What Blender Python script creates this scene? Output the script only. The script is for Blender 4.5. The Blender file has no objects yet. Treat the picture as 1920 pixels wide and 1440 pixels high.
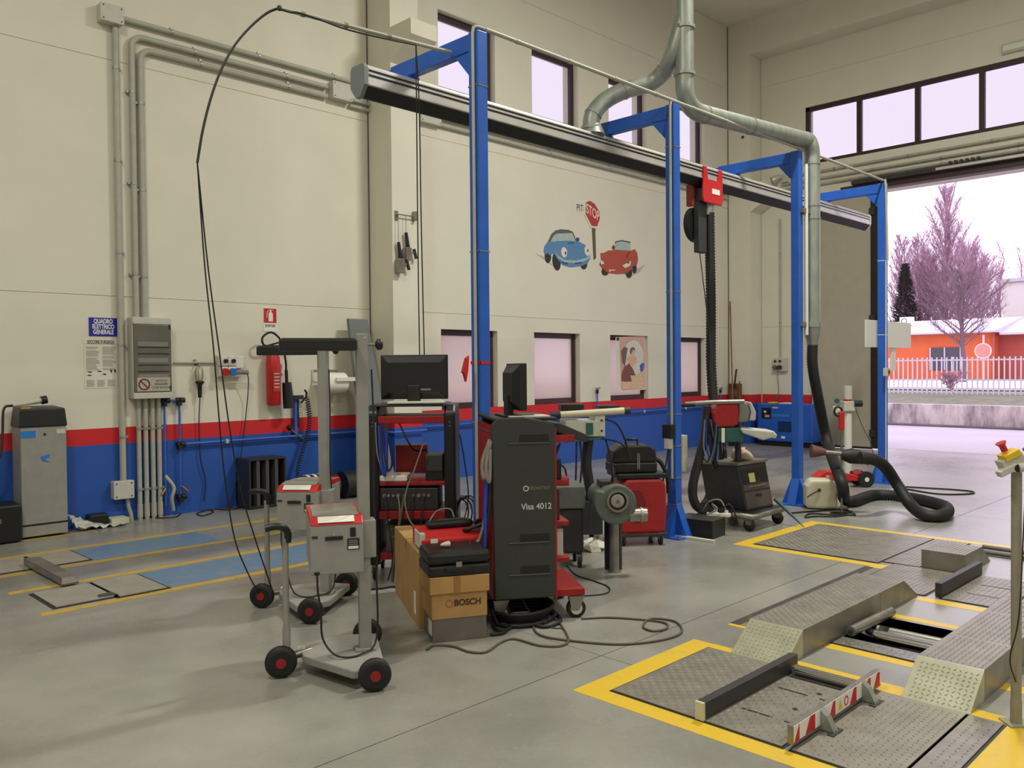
import bpy, bmesh, math, random
from mathutils import Vector, Matrix
# ------------------------------------------------------------------ camera, sky, exposure
S = bpy.context.scene
COL = S.collection
YAW, PITCH, ROLL, FPX, CAMH = 0.78441652, -0.01895328, -0.00910152, 1581.2, 1.6
_f = Vector((math.sin(YAW)*math.cos(PITCH), math.cos(YAW)*math.cos(PITCH), math.sin(PITCH)))
_r0 = Vector((math.cos(YAW), -math.sin(YAW), 0)); _u0 = _r0.cross(_f)
_r = math.cos(ROLL)*_r0 + math.sin(ROLL)*_u0; _u = -math.sin(ROLL)*_r0 + math.cos(ROLL)*_u0
CAM = Vector((0, 0, CAMH))
cd = bpy.data.cameras.new('camera'); cam = bpy.data.objects.new('camera', cd); COL.objects.link(cam)
cd.sensor_width = 36.0; cd.lens = FPX/1920*36.0; cd.clip_start = 0.05; cd.clip_end = 400
m3 = Matrix((_r, _u, -_f)).transposed(); cam.matrix_world = Matrix.Translation(CAM) @ m3.to_4x4()
S.camera = cam
w = bpy.data.worlds.new('sky'); S.world = w; w.use_nodes = True
bg = w.node_tree.nodes['Background']; bg.inputs[0].default_value = (0.97, 0.85, 1.08, 1); bg.inputs[1].default_value = 2.4
S.view_settings.view_transform = 'Standard'; S.view_settings.look = 'None'
S.view_settings.exposure = -0.12; S.view_settings.gamma = 1.0; S.view_settings.use_curve_mapping = False
LAMP_W = 92.0

def ray(px, py): return _f + _r*((px-960)/FPX) + _u*((720-py)/FPX)
def _hit(px, py, i, v):
    d = ray(px, py); return CAM + d*((v-CAM[i])/d[i])
def AX(px, py, x): return _hit(px, py, 0, x)
def AY(px, py, y): return _hit(px, py, 1, y)
def AZ(px, py, z=0.0): return _hit(px, py, 2, z)

# ------------------------------------------------------------------ materials
MATS = {}
def mat(name, col, rough=0.5, metal=0.0, noise=0.0, nscale=20.0, bump=0.0, bscale=80.0, emit=None, spec=0.5, stretch=None):
    if name in MATS: return MATS[name]
    m = bpy.data.materials.new(name); m.use_nodes = True; nt = m.node_tree; b = nt.nodes['Principled BSDF']
    b.inputs['Base Color'].default_value = (*col, 1); b.inputs['Roughness'].default_value = rough; b.inputs['Metallic'].default_value = metal
    b.inputs['Specular IOR Level'].default_value = spec
    tc = nt.nodes.new('ShaderNodeTexCoord'); src = tc.outputs['Object']
    if stretch:
        mp = nt.nodes.new('ShaderNodeMapping'); mp.inputs['Scale'].default_value = stretch; nt.links.new(src, mp.inputs[0]); src = mp.outputs[0]
    if noise > 0:
        n = nt.nodes.new('ShaderNodeTexNoise'); n.inputs['Scale'].default_value = nscale; n.inputs['Detail'].default_value = 5
        nt.links.new(src, n.inputs['Vector'])
        r = nt.nodes.new('ShaderNodeValToRGB')
        r.color_ramp.elements[0].position = 0.3; r.color_ramp.elements[1].position = 0.7
        r.color_ramp.elements[0].color = (*[c*(1-noise) for c in col], 1); r.color_ramp.elements[1].color = (*[min(1, c*(1+noise)) for c in col], 1)
        nt.links.new(n.outputs['Fac'], r.inputs[0]); nt.links.new(r.outputs[0], b.inputs['Base Color'])
    if bump > 0:
        n2 = nt.nodes.new('ShaderNodeTexNoise'); n2.inputs['Scale'].default_value = bscale; nt.links.new(src, n2.inputs['Vector'])
        bp = nt.nodes.new('ShaderNodeBump'); bp.inputs['Strength'].default_value = bump; bp.inputs['Distance'].default_value = 0.01
        nt.links.new(n2.outputs['Fac'], bp.inputs['Height']); nt.links.new(bp.outputs[0], b.inputs['Normal'])
    if emit:
        b.inputs['Emission Color'].default_value = (*emit[0], 1); b.inputs['Emission Strength'].default_value = emit[1]
    MATS[name] = m; return m
def srgb(r, g, b):
    f = lambda c: (c/255/12.92) if c/255 <= 0.04045 else ((c/255+0.055)/1.055)**2.4
    return (f(r), f(g), f(b))
CREAM = srgb(224, 219, 203)
M_cream = mat('painted_plaster', CREAM, 0.75, noise=0.035, nscale=3, bump=0.12, bscale=160)
M_blue = mat('blue_enamel', srgb(34, 92, 190), 0.42, noise=0.10, nscale=6)
M_galv = mat('galvanised_steel', srgb(158, 163, 156), 0.46, 0.6, noise=0.14, nscale=14, stretch=(1, 1, 0.3))
M_alu = mat('brushed_aluminium', srgb(200, 196, 192), 0.42, 0.45, noise=0.06, nscale=8)
M_chrome = mat('chrome', srgb(210, 210, 214), 0.16, 1.0)
M_rubber = mat('black_rubber', srgb(26, 26, 27), 0.6, noise=0.2, nscale=30)
M_blackp = mat('black_plastic', srgb(24, 25, 27), 0.42, noise=0.12, nscale=40)
M_dgrey = mat('charcoal_plastic', srgb(51, 54, 53), 0.5, noise=0.08, nscale=50, bump=0.05, bscale=300)
M_dkmetal = mat('dark_painted_metal', srgb(48, 46, 50), 0.45, noise=0.15, nscale=20)
M_grey = mat('grey_powder_coat', srgb(148, 146, 140), 0.5, noise=0.07, nscale=12)
M_lgrey = mat('light_grey_plastic', srgb(196, 194, 182), 0.5, noise=0.05, nscale=12)
M_white = mat('white_plastic', srgb(226, 224, 214), 0.45, noise=0.03, nscale=12)
M_pipe = mat('pvc_conduit', srgb(172, 171, 158), 0.5, noise=0.06, nscale=9)
M_red = mat('red_plastic', srgb(196, 34, 34), 0.4, noise=0.10, nscale=20)
M_redd = mat('red_steel_shelf', srgb(150, 22, 26), 0.45, noise=0.14, nscale=15)
M_yellow = mat('yellow_plastic', srgb(230, 190, 30), 0.45, noise=0.05)
M_card = mat('cardboard', srgb(176, 136, 84), 0.85, noise=0.10, nscale=7, bump=0.1, bscale=120)
M_steel = mat('worn_steel', srgb(150, 146, 138), 0.36, 0.75, noise=0.2, nscale=9, bump=0.05, bscale=60)
M_tread = mat('tread_plate_steel', srgb(146, 140, 130), 0.42, 0.55, noise=0.16, nscale=7)
M_treadn = mat('new_tread_plate', srgb(186, 184, 162), 0.4, 0.5, noise=0.12, nscale=9)
M_brownf = mat('brown_window_frame', srgb(58, 36, 40), 0.5, noise=0.1, nscale=10)
M_door = mat('grey_door_skin', srgb(176, 168, 152), 0.6, noise=0.04, nscale=5)
M_wood = mat('varnished_wood', srgb(130, 82, 50), 0.55, noise=0.25, nscale=12, stretch=(4, 4, 0.4))
M_paper = mat('printed_paper', srgb(222, 217, 204), 0.8, noise=0.02)
M_ink = mat('black_ink', srgb(52, 50, 52), 0.8)
M_signblue = mat('sign_blue', srgb(36, 34, 160), 0.5)
M_signred = mat('sign_red', srgb(196, 30, 38), 0.5)
M_signwhite = mat('sign_white', srgb(232, 228, 220), 0.6)
M_skyblue = mat('blue_sticker', srgb(40, 120, 205), 0.5)
M_hdpe = mat('translucent_white_jerrycan', srgb(206, 200, 172), 0.5, noise=0.12, nscale=6)
M_brass = mat('brass_fitting', srgb(170, 120, 60), 0.35, 0.8)
M_darkpit = mat('dirty_pit_steel', srgb(66, 60, 58), 0.6, noise=0.3, nscale=8)
M_capgrey = mat('grey_end_cap', srgb(118, 124, 124), 0.5, noise=0.05)
M_cable = mat('cable_sheath', srgb(30, 29, 30), 0.55, noise=0.1)
M_cablegrey = mat('grey_cable_sheath', srgb(132, 128, 120), 0.6, noise=0.1)
M_cablebrown = mat('brown_cable_sheath', srgb(84, 78, 64), 0.6, noise=0.1)
M_bluehose = mat('blue_air_hose', srgb(30, 70, 190), 0.4, noise=0.1)
M_bluepipe = mat('blue_air_pipe', srgb(52, 100, 192), 0.45, noise=0.1)
M_green = mat('teal_plastic', srgb(40, 92, 84), 0.5, noise=0.15)

def glass_mat(name, tint, film):
    m = bpy.data.materials.new(name); m.use_nodes = True; nt = m.node_tree; nt.nodes.clear()
    out = nt.nodes.new('ShaderNodeOutputMaterial'); tr = nt.nodes.new('ShaderNodeBsdfTransparent'); gl = nt.nodes.new('ShaderNodeBsdfGlossy')
    tr.inputs[0].default_value = (*tint, 1); gl.inputs['Roughness'].default_value = 0.05
    a = tr
    if film > 0:
        tl = nt.nodes.new('ShaderNodeBsdfTranslucent'); tl.inputs[0].default_value = (*tint, 1)
        nz = nt.nodes.new('ShaderNodeTexNoise'); nz.inputs['Scale'].default_value = 2.0
        mx = nt.nodes.new('ShaderNodeMixShader'); mx.inputs[0].default_value = film
        nt.links.new(tr.outputs[0], mx.inputs[1]); nt.links.new(tl.outputs[0], mx.inputs[2]); a = mx
    m2 = nt.nodes.new('ShaderNodeMixShader'); m2.inputs[0].default_value = 0.07; nt.links.new(a.outputs[0], m2.inputs[1]); nt.links.new(gl.outputs[0], m2.inputs[2])
    nt.links.new(m2.outputs[0], out.inputs[0]); MATS[name] = m; return m
M_glass = glass_mat('clear_window_glass', (0.69, 0.69, 0.68), 0)
M_frost = glass_mat('frosted_window_film', (0.56, 0.515, 0.46), 1.0)

def floor_material():
    m = bpy.data.materials.new('polished_concrete'); m.use_nodes = True; nt = m.node_tree; b = nt.nodes['Principled BSDF']
    tc = nt.nodes.new('ShaderNodeTexCoord')
    n1 = nt.nodes.new('ShaderNodeTexNoise'); n1.inputs['Scale'].default_value = 0.9; n1.inputs['Detail'].default_value = 8; n1.inputs['Roughness'].default_value = 0.62
    n2 = nt.nodes.new('ShaderNodeTexNoise'); n2.inputs['Scale'].default_value = 38; n2.inputs['Detail'].default_value = 4
    for n in (n1, n2): nt.links.new(tc.outputs['Object'], n.inputs['Vector'])
    r = nt.nodes.new('ShaderNodeValToRGB'); r.color_ramp.elements[0].position = 0.3; r.color_ramp.elements[1].position = 0.72
    r.color_ramp.elements[0].color = (*srgb(132, 130, 123), 1); r.color_ramp.elements[1].color = (*srgb(168, 166, 158), 1)
    nt.links.new(n1.outputs['Fac'], r.inputs[0])
    mx = nt.nodes.new('ShaderNodeMix'); mx.data_type = 'RGBA'; mx.blend_type = 'MULTIPLY'; mx.inputs[0].default_value = 0.16
    nt.links.new(r.outputs[0], mx.inputs[6]); nt.links.new(n2.outputs['Fac'], mx.inputs[7]); nt.links.new(mx.outputs[2], b.inputs['Base Color'])
    rr = nt.nodes.new('ShaderNodeMapRange'); rr.inputs[3].default_value = 0.2; rr.inputs[4].default_value = 0.36
    nt.links.new(n1.outputs['Fac'], rr.inputs[0]); nt.links.new(rr.outputs[0], b.inputs['Roughness'])
    b.inputs['Specular IOR Level'].default_value = 0.5
    MATS['floor'] = m; return m
M_floor = floor_material()

def worn_paint(name, col, under, amount, scale=5.0, rough=0.4, stretch=(1, 1, 1)):
    m = bpy.data.materials.new(name); m.use_nodes = True; nt = m.node_tree; b = nt.nodes['Principled BSDF']
    tc = nt.nodes.new('ShaderNodeTexCoord'); n = nt.nodes.new('ShaderNodeTexNoise'); n.inputs['Scale'].default_value = scale; n.inputs['Detail'].default_value = 9; n.inputs['Roughness'].default_value = 0.7
    mp = nt.nodes.new('ShaderNodeMapping'); mp.inputs['Scale'].default_value = stretch; nt.links.new(tc.outputs['Object'], mp.inputs[0]); nt.links.new(mp.outputs[0], n.inputs['Vector'])
    r = nt.nodes.new('ShaderNodeValToRGB'); e = r.color_ramp.elements
    e[0].position = amount-0.10; e[1].position = amount+0.10; e[0].color = (*under, 1); e[1].color = (*col, 1)
    nt.links.new(n.outputs['Fac'], r.inputs[0]); nt.links.new(r.outputs[0], b.inputs['Base Color']); b.inputs['Roughness'].default_value = rough
    MATS[name] = m; return m
CONC = srgb(158, 154, 142)
M_yline = worn_paint('yellow_floor_paint', srgb(222, 184, 44), srgb(190, 165, 90), 0.36)
M_ylineold = worn_paint('worn_yellow_floor_paint', srgb(200, 162, 60), srgb(160, 140, 90), 0.42, 9)
M_bluepad = worn_paint('blue_floor_paint', srgb(96, 128, 160), srgb(128, 136, 140), 0.42, 6)

def stripe_wall():
    m = bpy.data.materials.new('cream_wall_with_red_and_blue_dado'); m.use_nodes = True; nt = m.node_tree; b = nt.nodes['Principled BSDF']
    g = nt.nodes.new('ShaderNodeNewGeometry'); sx = nt.nodes.new('ShaderNodeSeparateXYZ'); nt.links.new(g.outputs['Position'], sx.inputs[0])
    dv = nt.nodes.new('ShaderNodeMath'); dv.operation = 'DIVIDE'; dv.inputs[1].default_value = 2.0; nt.links.new(sx.outputs['Z'], dv.inputs[0])
    r = nt.nodes.new('ShaderNodeValToRGB'); r.color_ramp.interpolation = 'CONSTANT'; e = r.color_ramp.elements
    e[0].position = 0; e[0].color = (*srgb(36, 84, 172), 1); e[1].position = 0.832/2; e[1].color = (*srgb(206, 32, 40), 1)
    x = e.new(1.002/2); x.color = (*CREAM, 1)
    nt.links.new(dv.outputs[0], r.inputs[0])
    n = nt.nodes.new('ShaderNodeTexNoise'); n.inputs['Scale'].default_value = 2.2; n.inputs['Detail'].default_value = 6
    nt.links.new(g.outputs['Position'], n.inputs['Vector'])
    mr = nt.nodes.new('ShaderNodeMapRange'); mr.inputs[3].default_value = 0.93; mr.inputs[4].default_value = 1.05; nt.links.new(n.outputs['Fac'], mr.inputs[0])
    mx = nt.nodes.new('ShaderNodeMix'); mx.data_type = 'RGBA'; mx.blend_type = 'MULTIPLY'; mx.inputs[0].default_value = 1
    nt.links.new(r.outputs[0], mx.inputs[6]); nt.links.new(mr.outputs[0], mx.inputs[7]); nt.links.new(mx.outputs[2], b.inputs['Base Color'])
    b.inputs['Roughness'].default_value = 0.62
    n2 = nt.nodes.new('ShaderNodeTexNoise'); n2.inputs['Scale'].default_value = 170; nt.links.new(g.outputs['Position'], n2.inputs['Vector'])
    bp = nt.nodes.new('ShaderNodeBump'); bp.inputs['Strength'].default_value = 0.12; bp.inputs['Distance'].default_value = 0.005
    nt.links.new(n2.outputs['Fac'], bp.inputs['Height']); nt.links.new(bp.outputs[0], b.inputs['Normal'])
    return m
M_wall = stripe_wall()

# ------------------------------------------------------------------ mesh helpers
class MB:
    def __init__(s): s.v = []; s.f = []; s.sm = []
    def add(s, vs, fs, smooth=False):
        o = len(s.v); s.v += [tuple(v) for v in vs]; s.f += [tuple(i+o for i in f) for f in fs]; s.sm += [smooth]*len(fs); return s
    def box(s, x0, x1, y0, y1, z0, z1):
        vs = [(x, y, z) for z in (z0, z1) for y in (y0, y1) for x in (x0, x1)]
        return s.add(vs, [(0, 2, 3, 1), (4, 5, 7, 6), (0, 1, 5, 4), (2, 6, 7, 3), (0, 4, 6, 2), (1, 3, 7, 5)])
    def cbox(s, c, d, M=None):
        vs = [Vector(((i & 1)-.5, (i >> 1 & 1)-.5, (i >> 2 & 1)-.5))*1 for i in range(8)]
        vs = [Vector((v.x*d[0], v.y*d[1], v.z*d[2])) for v in vs]
        if M: vs = [M @ v for v in vs]
        return s.add([Vector(c)+v for v in vs], [(0, 2, 3, 1), (4, 5, 7, 6), (0, 1, 5, 4), (2, 6, 7, 3), (0, 4, 6, 2), (1, 3, 7, 5)])
    def prism(s, poly, a, b, axis='z'):
        n = len(poly)
        def P(p, h): return {'z': (p[0], p[1], h), 'y': (p[0], h, p[1]), 'x': (h, p[0], p[1])}[axis]
        vs = [P(p, a) for p in poly]+[P(p, b) for p in poly]
        return s.add(vs, [tuple(range(n-1, -1, -1)), tuple(range(n, 2*n))]+[(i, (i+1) % n, n+(i+1) % n, n+i) for i in range(n)])
    def cyl(s, p0, p1, r, n=14, r2=None, cap=True):
        p0 = Vector(p0); p1 = Vector(p1); d = (p1-p0).normalized(); a = d.orthogonal().normalized(); b = d.cross(a); r2 = r if r2 is None else r2
        cs = [(math.cos(2*math.pi*i/n), math.sin(2*math.pi*i/n)) for i in range(n)]
        vs = [p0+(a*c+b*q)*r for c, q in cs]+[p1+(a*c+b*q)*r2 for c, q in cs]
        s.add(vs, [(i, (i+1) % n, n+(i+1) % n, n+i) for i in range(n)], True)
        if cap: s.add(vs[:n], [tuple(range(n-1, -1, -1))]); s.add(vs[n:], [tuple(range(n))])
        return s
    def ring(s, p0, p1, ro, ri, n=20):
        p0 = Vector(p0); p1 = Vector(p1); d = (p1-p0).normalized(); a = d.orthogonal().normalized(); b = d.cross(a)
        cs = [(math.cos(2*math.pi*i/n), math.sin(2*math.pi*i/n)) for i in range(n)]
        vs = []
        for p, r in ((p0, ro), (p1, ro), (p1, ri), (p0, ri)): vs += [p+(a*c+b*q)*r for c, q in cs]
        fs = []
        for k in range(4):
            for i in range(n): fs.append((k*n+i, k*n+(i+1) % n, ((k+1) % 4)*n+(i+1) % n, ((k+1) % 4)*n+i))
        return s.add(vs, fs)
    def lathe(s, base, prof, n=18, axis=(0, 0, 1)):
        d = Vector(axis).normalized(); a = d.orthogonal().normalized(); b = d.cross(a); base = Vector(base); vs = []; fs = []
        for (r, h) in prof: vs += [base+d*h+(a*math.cos(2*math.pi*i/n)+b*math.sin(2*math.pi*i/n))*r for i in range(n)]
        for k in range(len(prof)-1): fs += [(k*n+i, k*n+(i+1) % n, (k+1)*n+(i+1) % n, (k+1)*n+i) for i in range(n)]
        s.add(vs, fs, True); m = len(prof)-1
        s.add(vs[:n], [tuple(range(n-1, -1, -1))]); s.add(vs[m*n:], [tuple(range(n))]); return s
    def tube(s, pts, r, n=8, rf=None, cap=True):
        pts = [Vector(p) for p in pts]; N = len(pts); vs = []; prev = None
        for i, p in enumerate(pts):
            t = (pts[min(i+1, N-1)]-pts[max(i-1, 0)])
            t = t.normalized() if t.length > 1e-9 else Vector((0, 0, 1))
            if prev is None: a = t.orthogonal().normalized()
            else:
                a = prev-t*prev.dot(t); a = a.normalized() if a.length > 1e-6 else t.orthogonal().normalized()
            prev = a; b = t.cross(a); rr = rf(i) if rf else r
            vs += [p+(a*math.cos(2*math.pi*k/n)+b*math.sin(2*math.pi*k/n))*rr for k in range(n)]
        fs = [(i*n+k, i*n+(k+1) % n, (i+1)*n+(k+1) % n, (i+1)*n+k) for i in range(N-1) for k in range(n)]
        s.add(vs, fs, True)
        if cap: s.add(vs[:n], [tuple(range(n-1, -1, -1))]); s.add(vs[-n:], [tuple(range(n))])
        return s
    def xf(s, M): s.v = [tuple(M @ Vector(v)) for v in s.v]; return s
    def build(s, name, material, parent=None, bevel=0.0, world=False, seg=2):
        me = bpy.data.meshes.new(name); vs = s.v
        if world and parent is not None:
            inv = parent_matrix(parent).inverted(); vs = [inv @ Vector(v) for v in vs]
        me.from_pydata([tuple(v) for v in vs], [], s.f); me.update()
        bm = bmesh.new(); bm.from_mesh(me); bmesh.ops.recalc_face_normals(bm, faces=bm.faces); bm.to_mesh(me); bm.free()
        for p, q in zip(me.polygons, s.sm): p.use_smooth = q
        me.materials.append(material); o = bpy.data.objects.new(name, me); COL.objects.link(o)
        if parent is not None: o.parent = parent
        if bevel > 0:
            bv = o.modifiers.new('bevel', 'BEVEL'); bv.width = bevel; bv.segments = seg; bv.limit_method = 'ANGLE'; bv.angle_limit = 0.7
        return o
def parent_matrix(o):
    M = Matrix.Identity(4)
    while o is not None:
        M = Matrix.Translation(o.location) @ o.rotation_euler.to_matrix().to_4x4() @ M; o = o.parent
    return M
def spline(pts, k=8):
    pts = [Vector(p) for p in pts]; out = []; P = [pts[0]*2-pts[1]]+pts+[pts[-1]*2-pts[-2]]
    for i in range(1, len(P)-2):
        for j in range(k):
            t = j/k; a, b, c, d = P[i-1], P[i], P[i+1], P[i+2]
            out.append(0.5*((2*b)+(c-a)*t+(2*a-5*b+4*c-d)*t*t+(3*b-a-3*c+d)*t**3))
    out.append(pts[-1]); return out
def resample(pts, step):
    out = [pts[0]]; acc = 0
    for a, b in zip(pts, pts[1:]):
        L = (b-a).length; d = step-acc
        while d <= L and L > 0: out.append(a+(b-a)*(d/L)); d += step
        acc = L-(d-step)
    return out+[pts[-1]]
def thing(name, label, cat, loc=(0, 0, 0), rz=0.0, group=None):
    o = bpy.data.objects.new(name, None); COL.objects.link(o); o.empty_display_size = 0.1
    o.location = loc; o.rotation_euler = (0, 0, math.radians(rz)); return tag(o, label, cat, group)
def tag(o, label, cat, group=None):
    o['label'] = label; o['category'] = cat
    if group: o['group'] = group
    return o
def struct(o): o['kind'] = 'structure'; return o
def box(x0, x1, y0, y1, z0, z1): return MB().box(x0, x1, y0, y1, z0, z1)
def cable(name, label, pts, r, m, k=8, n=6, cat='cable', group=None):
    return tag(MB().tube(spline(pts, k), r, n).build(name, m), label, cat, group)
def corrug(pts, r, amp=0.1, step=0.012, n=14):
    ps = resample(spline(pts, 14), step)
    return MB().tube(ps, r, n, rf=lambda i: r*(1+amp*(1 if i % 2 else -1)))
def copy_tree(o, parent=None):
    c = o.copy(); COL.objects.link(c); c.parent = parent
    for ch in [q for q in bpy.data.objects if q.parent == o]: copy_tree(ch, c)
    return c
def text(name, body, size, m, M, parent=None, depth=0.002, align='CENTER', bold=0.0, sx=1.0):
    cu = bpy.data.curves.new(name, 'FONT'); cu.body = body; cu.size = size; cu.align_x = align; cu.align_y = 'CENTER'; cu.extrude = depth; cu.offset = bold
    to = bpy.data.objects.new(name+'_tmp', cu); COL.objects.link(to); bpy.context.view_layer.update()
    me = bpy.data.meshes.new_from_object(to.evaluated_get(bpy.context.evaluated_depsgraph_get()))
    bpy.data.objects.remove(to); bpy.data.curves.remove(cu)
    me.transform(Matrix.Diagonal((sx, 1, 1, 1))); me.transform(M)
    if parent is not None: me.transform(parent_matrix(parent).inverted())
    me.materials.clear(); me.materials.append(m); me.name = name
    o = bpy.data.objects.new(name, me); COL.objects.link(o); o.parent = parent; return o
def on_wall(x, y, z): # text frame on a wall facing -y
    return Matrix.Translation((x, y, z)) @ Matrix.Rotation(math.pi/2, 4, 'X')
def cells(a0, a1, b0, b1, holes):
    A = sorted({a0, a1, *[h[0] for h in holes], *[h[1] for h in holes]}); B = sorted({b0, b1, *[h[2] for h in holes], *[h[3] for h in holes]})
    A = [a for a in A if a0 <= a <= a1]; B = [b for b in B if b0 <= b <= b1]; out = []
    for i in range(len(A)-1):
        run = None
        for j in range(len(B)-1):
            ca = (A[i]+A[i+1])/2; cb = (B[j]+B[j+1])/2
            hole = any(h[0] < ca < h[1] and h[2] < cb < h[3] for h in holes)
            if not hole:
                if run is None: run = [B[j], B[j+1]]
                else: run[1] = B[j+1]
            if hole and run: out.append((A[i], A[i+1], *run)); run = None
        if run: out.append((A[i], A[i+1], *run))
    return out
# ------------------------------------------------------------------ the building shell
WY, WX, CZ = 9.3, 16.15, 8.64
PIT = (4.85, 5.42, 1.545, 2.13)
fl = struct(MB().box(-7, WX+0.3, -8, WY+0.3, -0.42, -0.40).build('floor', M_darkpit))
xs = [-7, -2.4, 3.625, 9.65, WX+0.3]; ys = [-8, -3.05, 2.95, 8.97, WY+0.3]
for i in range(4):
    for j in range(4):
        b = MB(); g = 0.003
        for (a0, a1, b0, b1) in cells(xs[i]+g, xs[i+1]-g, ys[j]+g, ys[j+1]-g, [PIT] if (i, j) == (2, 1) else []):
            b.box(a0, a1, b0, b1, -0.3, 0)
        b.build('concrete_slab', M_floor, fl)
struct(MB().box(-7, WX+0.3, -8, WY+0.3, CZ, CZ+0.2).build('ceiling', M_cream))

WINX = [7.85, 9.79, 11.735, 13.68]; WWD = 1.125; UP = (5.6, 6.735); LO = (1.005, 2.17)
WH = [(x, x+WWD, *UP) for x in WINX]+[(x, x+WWD, *LO) for x in WINX]
b = MB()
for c in cells(-7, 16.45, 0, CZ, WH): b.box(c[0], c[1], WY+0.008, WY+0.34, c[2], c[3])
wb = struct(b.build('wall_back', M_wall))
rows = [0, 2.395, 4.88, 7.36, CZ]
for (x0, x1) in ((-7, 0.6), (0.6, 6.63), (7.0, 15.75)):
    for z0, z1 in zip(rows, rows[1:]):
        b = MB()
        for c in cells(x0+0.006, x1-0.006, z0+(0.007 if z0 else 0), z1-0.007, WH): b.box(c[0], c[1], WY, WY+0.009, c[2], c[3])
        b.build('wall_panel', M_wall, wb)
# pillar with corbel
px0, px1, py0 = 6.624, 7.081, 8.796
MB().box(px0, px1, py0, WY, 0, CZ).build('pillar', M_wall, wb)
k = AX(770, 32, px0); kb = AX(770, 62, px0); kr = AY(819, 48, k.y)
MB().prism([(py0, kb.z-0.25), (k.y, kb.z), (k.y, k.z), (py0, k.z)], px0, kr.x, 'x').build('corbel', M_cream, wb)
# right wall
DOOR = (2.55, 7.62, 0, 4.88); TR = (2.45, 7.82, 5.6, 6.74)
b = MB()
for c in cells(-8, WY+0.3, 0, CZ, [DOOR, TR]): b.box(WX+0.008, WX+0.34, c[0], c[1], c[2], c[3])
wr = struct(b.build('wall_right', M_wall))
for z0, z1 in zip(rows, rows[1:]):
    for (a0, a1) in ((-8, 8.8),):
        b = MB()
        for c in cells(a0, a1, z0+(0.007 if z0 else 0), z1-0.007, [DOOR, TR]): b.box(WX, WX+0.009, c[0], c[1], c[2], c[3])
        b.build('wall_panel', M_wall, wr)
MB().box(15.7, WX, 8.792, WY, 0, CZ).build('corner_column', M_wall, wr)
kz = AX(1408, 101, 15.7).z
MB().box(15.7, WX, -8, 8.792, kz, CZ).build('edge_beam', M_cream, wr)
MB().prism([(8.79, 4.75), (8.45, 4.95), (8.45, 5.33), (8.79, 5.33)], 15.7, WX-0.02, 'x').build('corbel', M_cream, wr)
MB().cyl((15.69, 8.95, 6.3), (15.71, 8.95, 6.3), 0.03, 10).build('fixing_hole', M_ink, wr)
struct(MB().box(-7.3, -7, -8, WY+0.3, 0, CZ).build('wall_left', M_wall))
struct(MB().box(-7.3, WX+0.3, -8.3, -8, 0, CZ).build('wall_front', M_wall))
# vertical joint lines of the pillar edge and corner column (dark sealant)
MB().box(6.612, 6.624, 9.285, 9.299, 0, CZ).build('joint_sealant', mat('joint_sealant_grey', srgb(110, 104, 96), .8), wb)
MB().box(15.685, 15.70, 9.285, 9.299, 0, CZ).build('joint_sealant', mat('joint_sealant_grey', srgb(110, 104, 96), .8), wb)
MB().box(16.135, 16.149, 8.775, 8.79, 0, kz).build('joint_sealant', M_lgrey, wr)

def window_unit(n, x0, x1, z0, z1, glassm, yf=9.40):
    t = 0.085; b = MB()
    b.box(x0, x1, yf, yf+0.06, z0, z0+t); b.box(x0, x1, yf, yf+0.06, z1-t, z1)
    b.box(x0, x0+t*0.5, yf, yf+0.06, z0+t, z1-t); b.box(x1-t, x1, yf, yf+0.06, z0+t, z1-t)
    o = struct(b.build('window_%d' % n, M_brownf, None, 0.006))
    MB().box(x0+t*0.5, x1-t, yf+0.025, yf+0.031, z0+t, z1-t).build('pane', glassm, o)
    MB().box(x0+t*0.5-0.004, x1-t+0.004, yf-0.006, yf, z0+t-0.012, z0+t).build('glazing_bead', M_brownf, o)
    return o
for i, x in enumerate(WINX):
    window_unit(i+1, x, x+WWD, *UP, M_glass); window_unit(i+5, x, x+WWD, *LO, M_frost)
# transom over the door
y0, y1, z0, z1 = TR; t = 0.085; xf = WX+0.02; b = MB()
b.box(xf, xf+0.07, y0, y1, z0, z0+t*0.8); b.box(xf, xf+0.07, y0, y1, z1-t, z1); b.box(xf, xf+0.07, y0, y0+t, z0, z1); b.box(xf, xf+0.07, y1-t, y1, z0, z1)
tw = struct(b.build('window_9', M_brownf, None, 0.006))
ms = [7.82-1.066*i for i in range(6)]
for i in range(1, 5): MB().box(xf-0.002, xf+0.072, ms[i]-0.045, ms[i]+0.045, z0+0.06, z1-0.07).build('mullion', M_brownf, tw)
for i in range(5): MB().box(xf+0.03, xf+0.036, ms[i+1]+0.045, ms[i]-0.045, z0+0.06, z1-0.08).build('pane', M_glass, tw)
# folding door leaf and its track
dl = struct(MB().box(15.95, 16.0, 6.44, 7.60, 0.05, 4.86).build('door_1', M_door, None, 0.004))
MB().box(15.93, 16.05, 6.31, 6.44, 0.03, 4.86).build('edge_gasket', M_rubber, dl)
MB().box(15.945, 16.005, 6.44, 7.60, 0.012, 0.05).build('bottom_seal', M_rubber, dl)
for z in (0.25, 2.4, 4.4): MB().box(15.90, 15.95, 6.36, 6.46, z, z+0.13).build('hinge', M_dkmetal, dl, 0.004)
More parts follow.
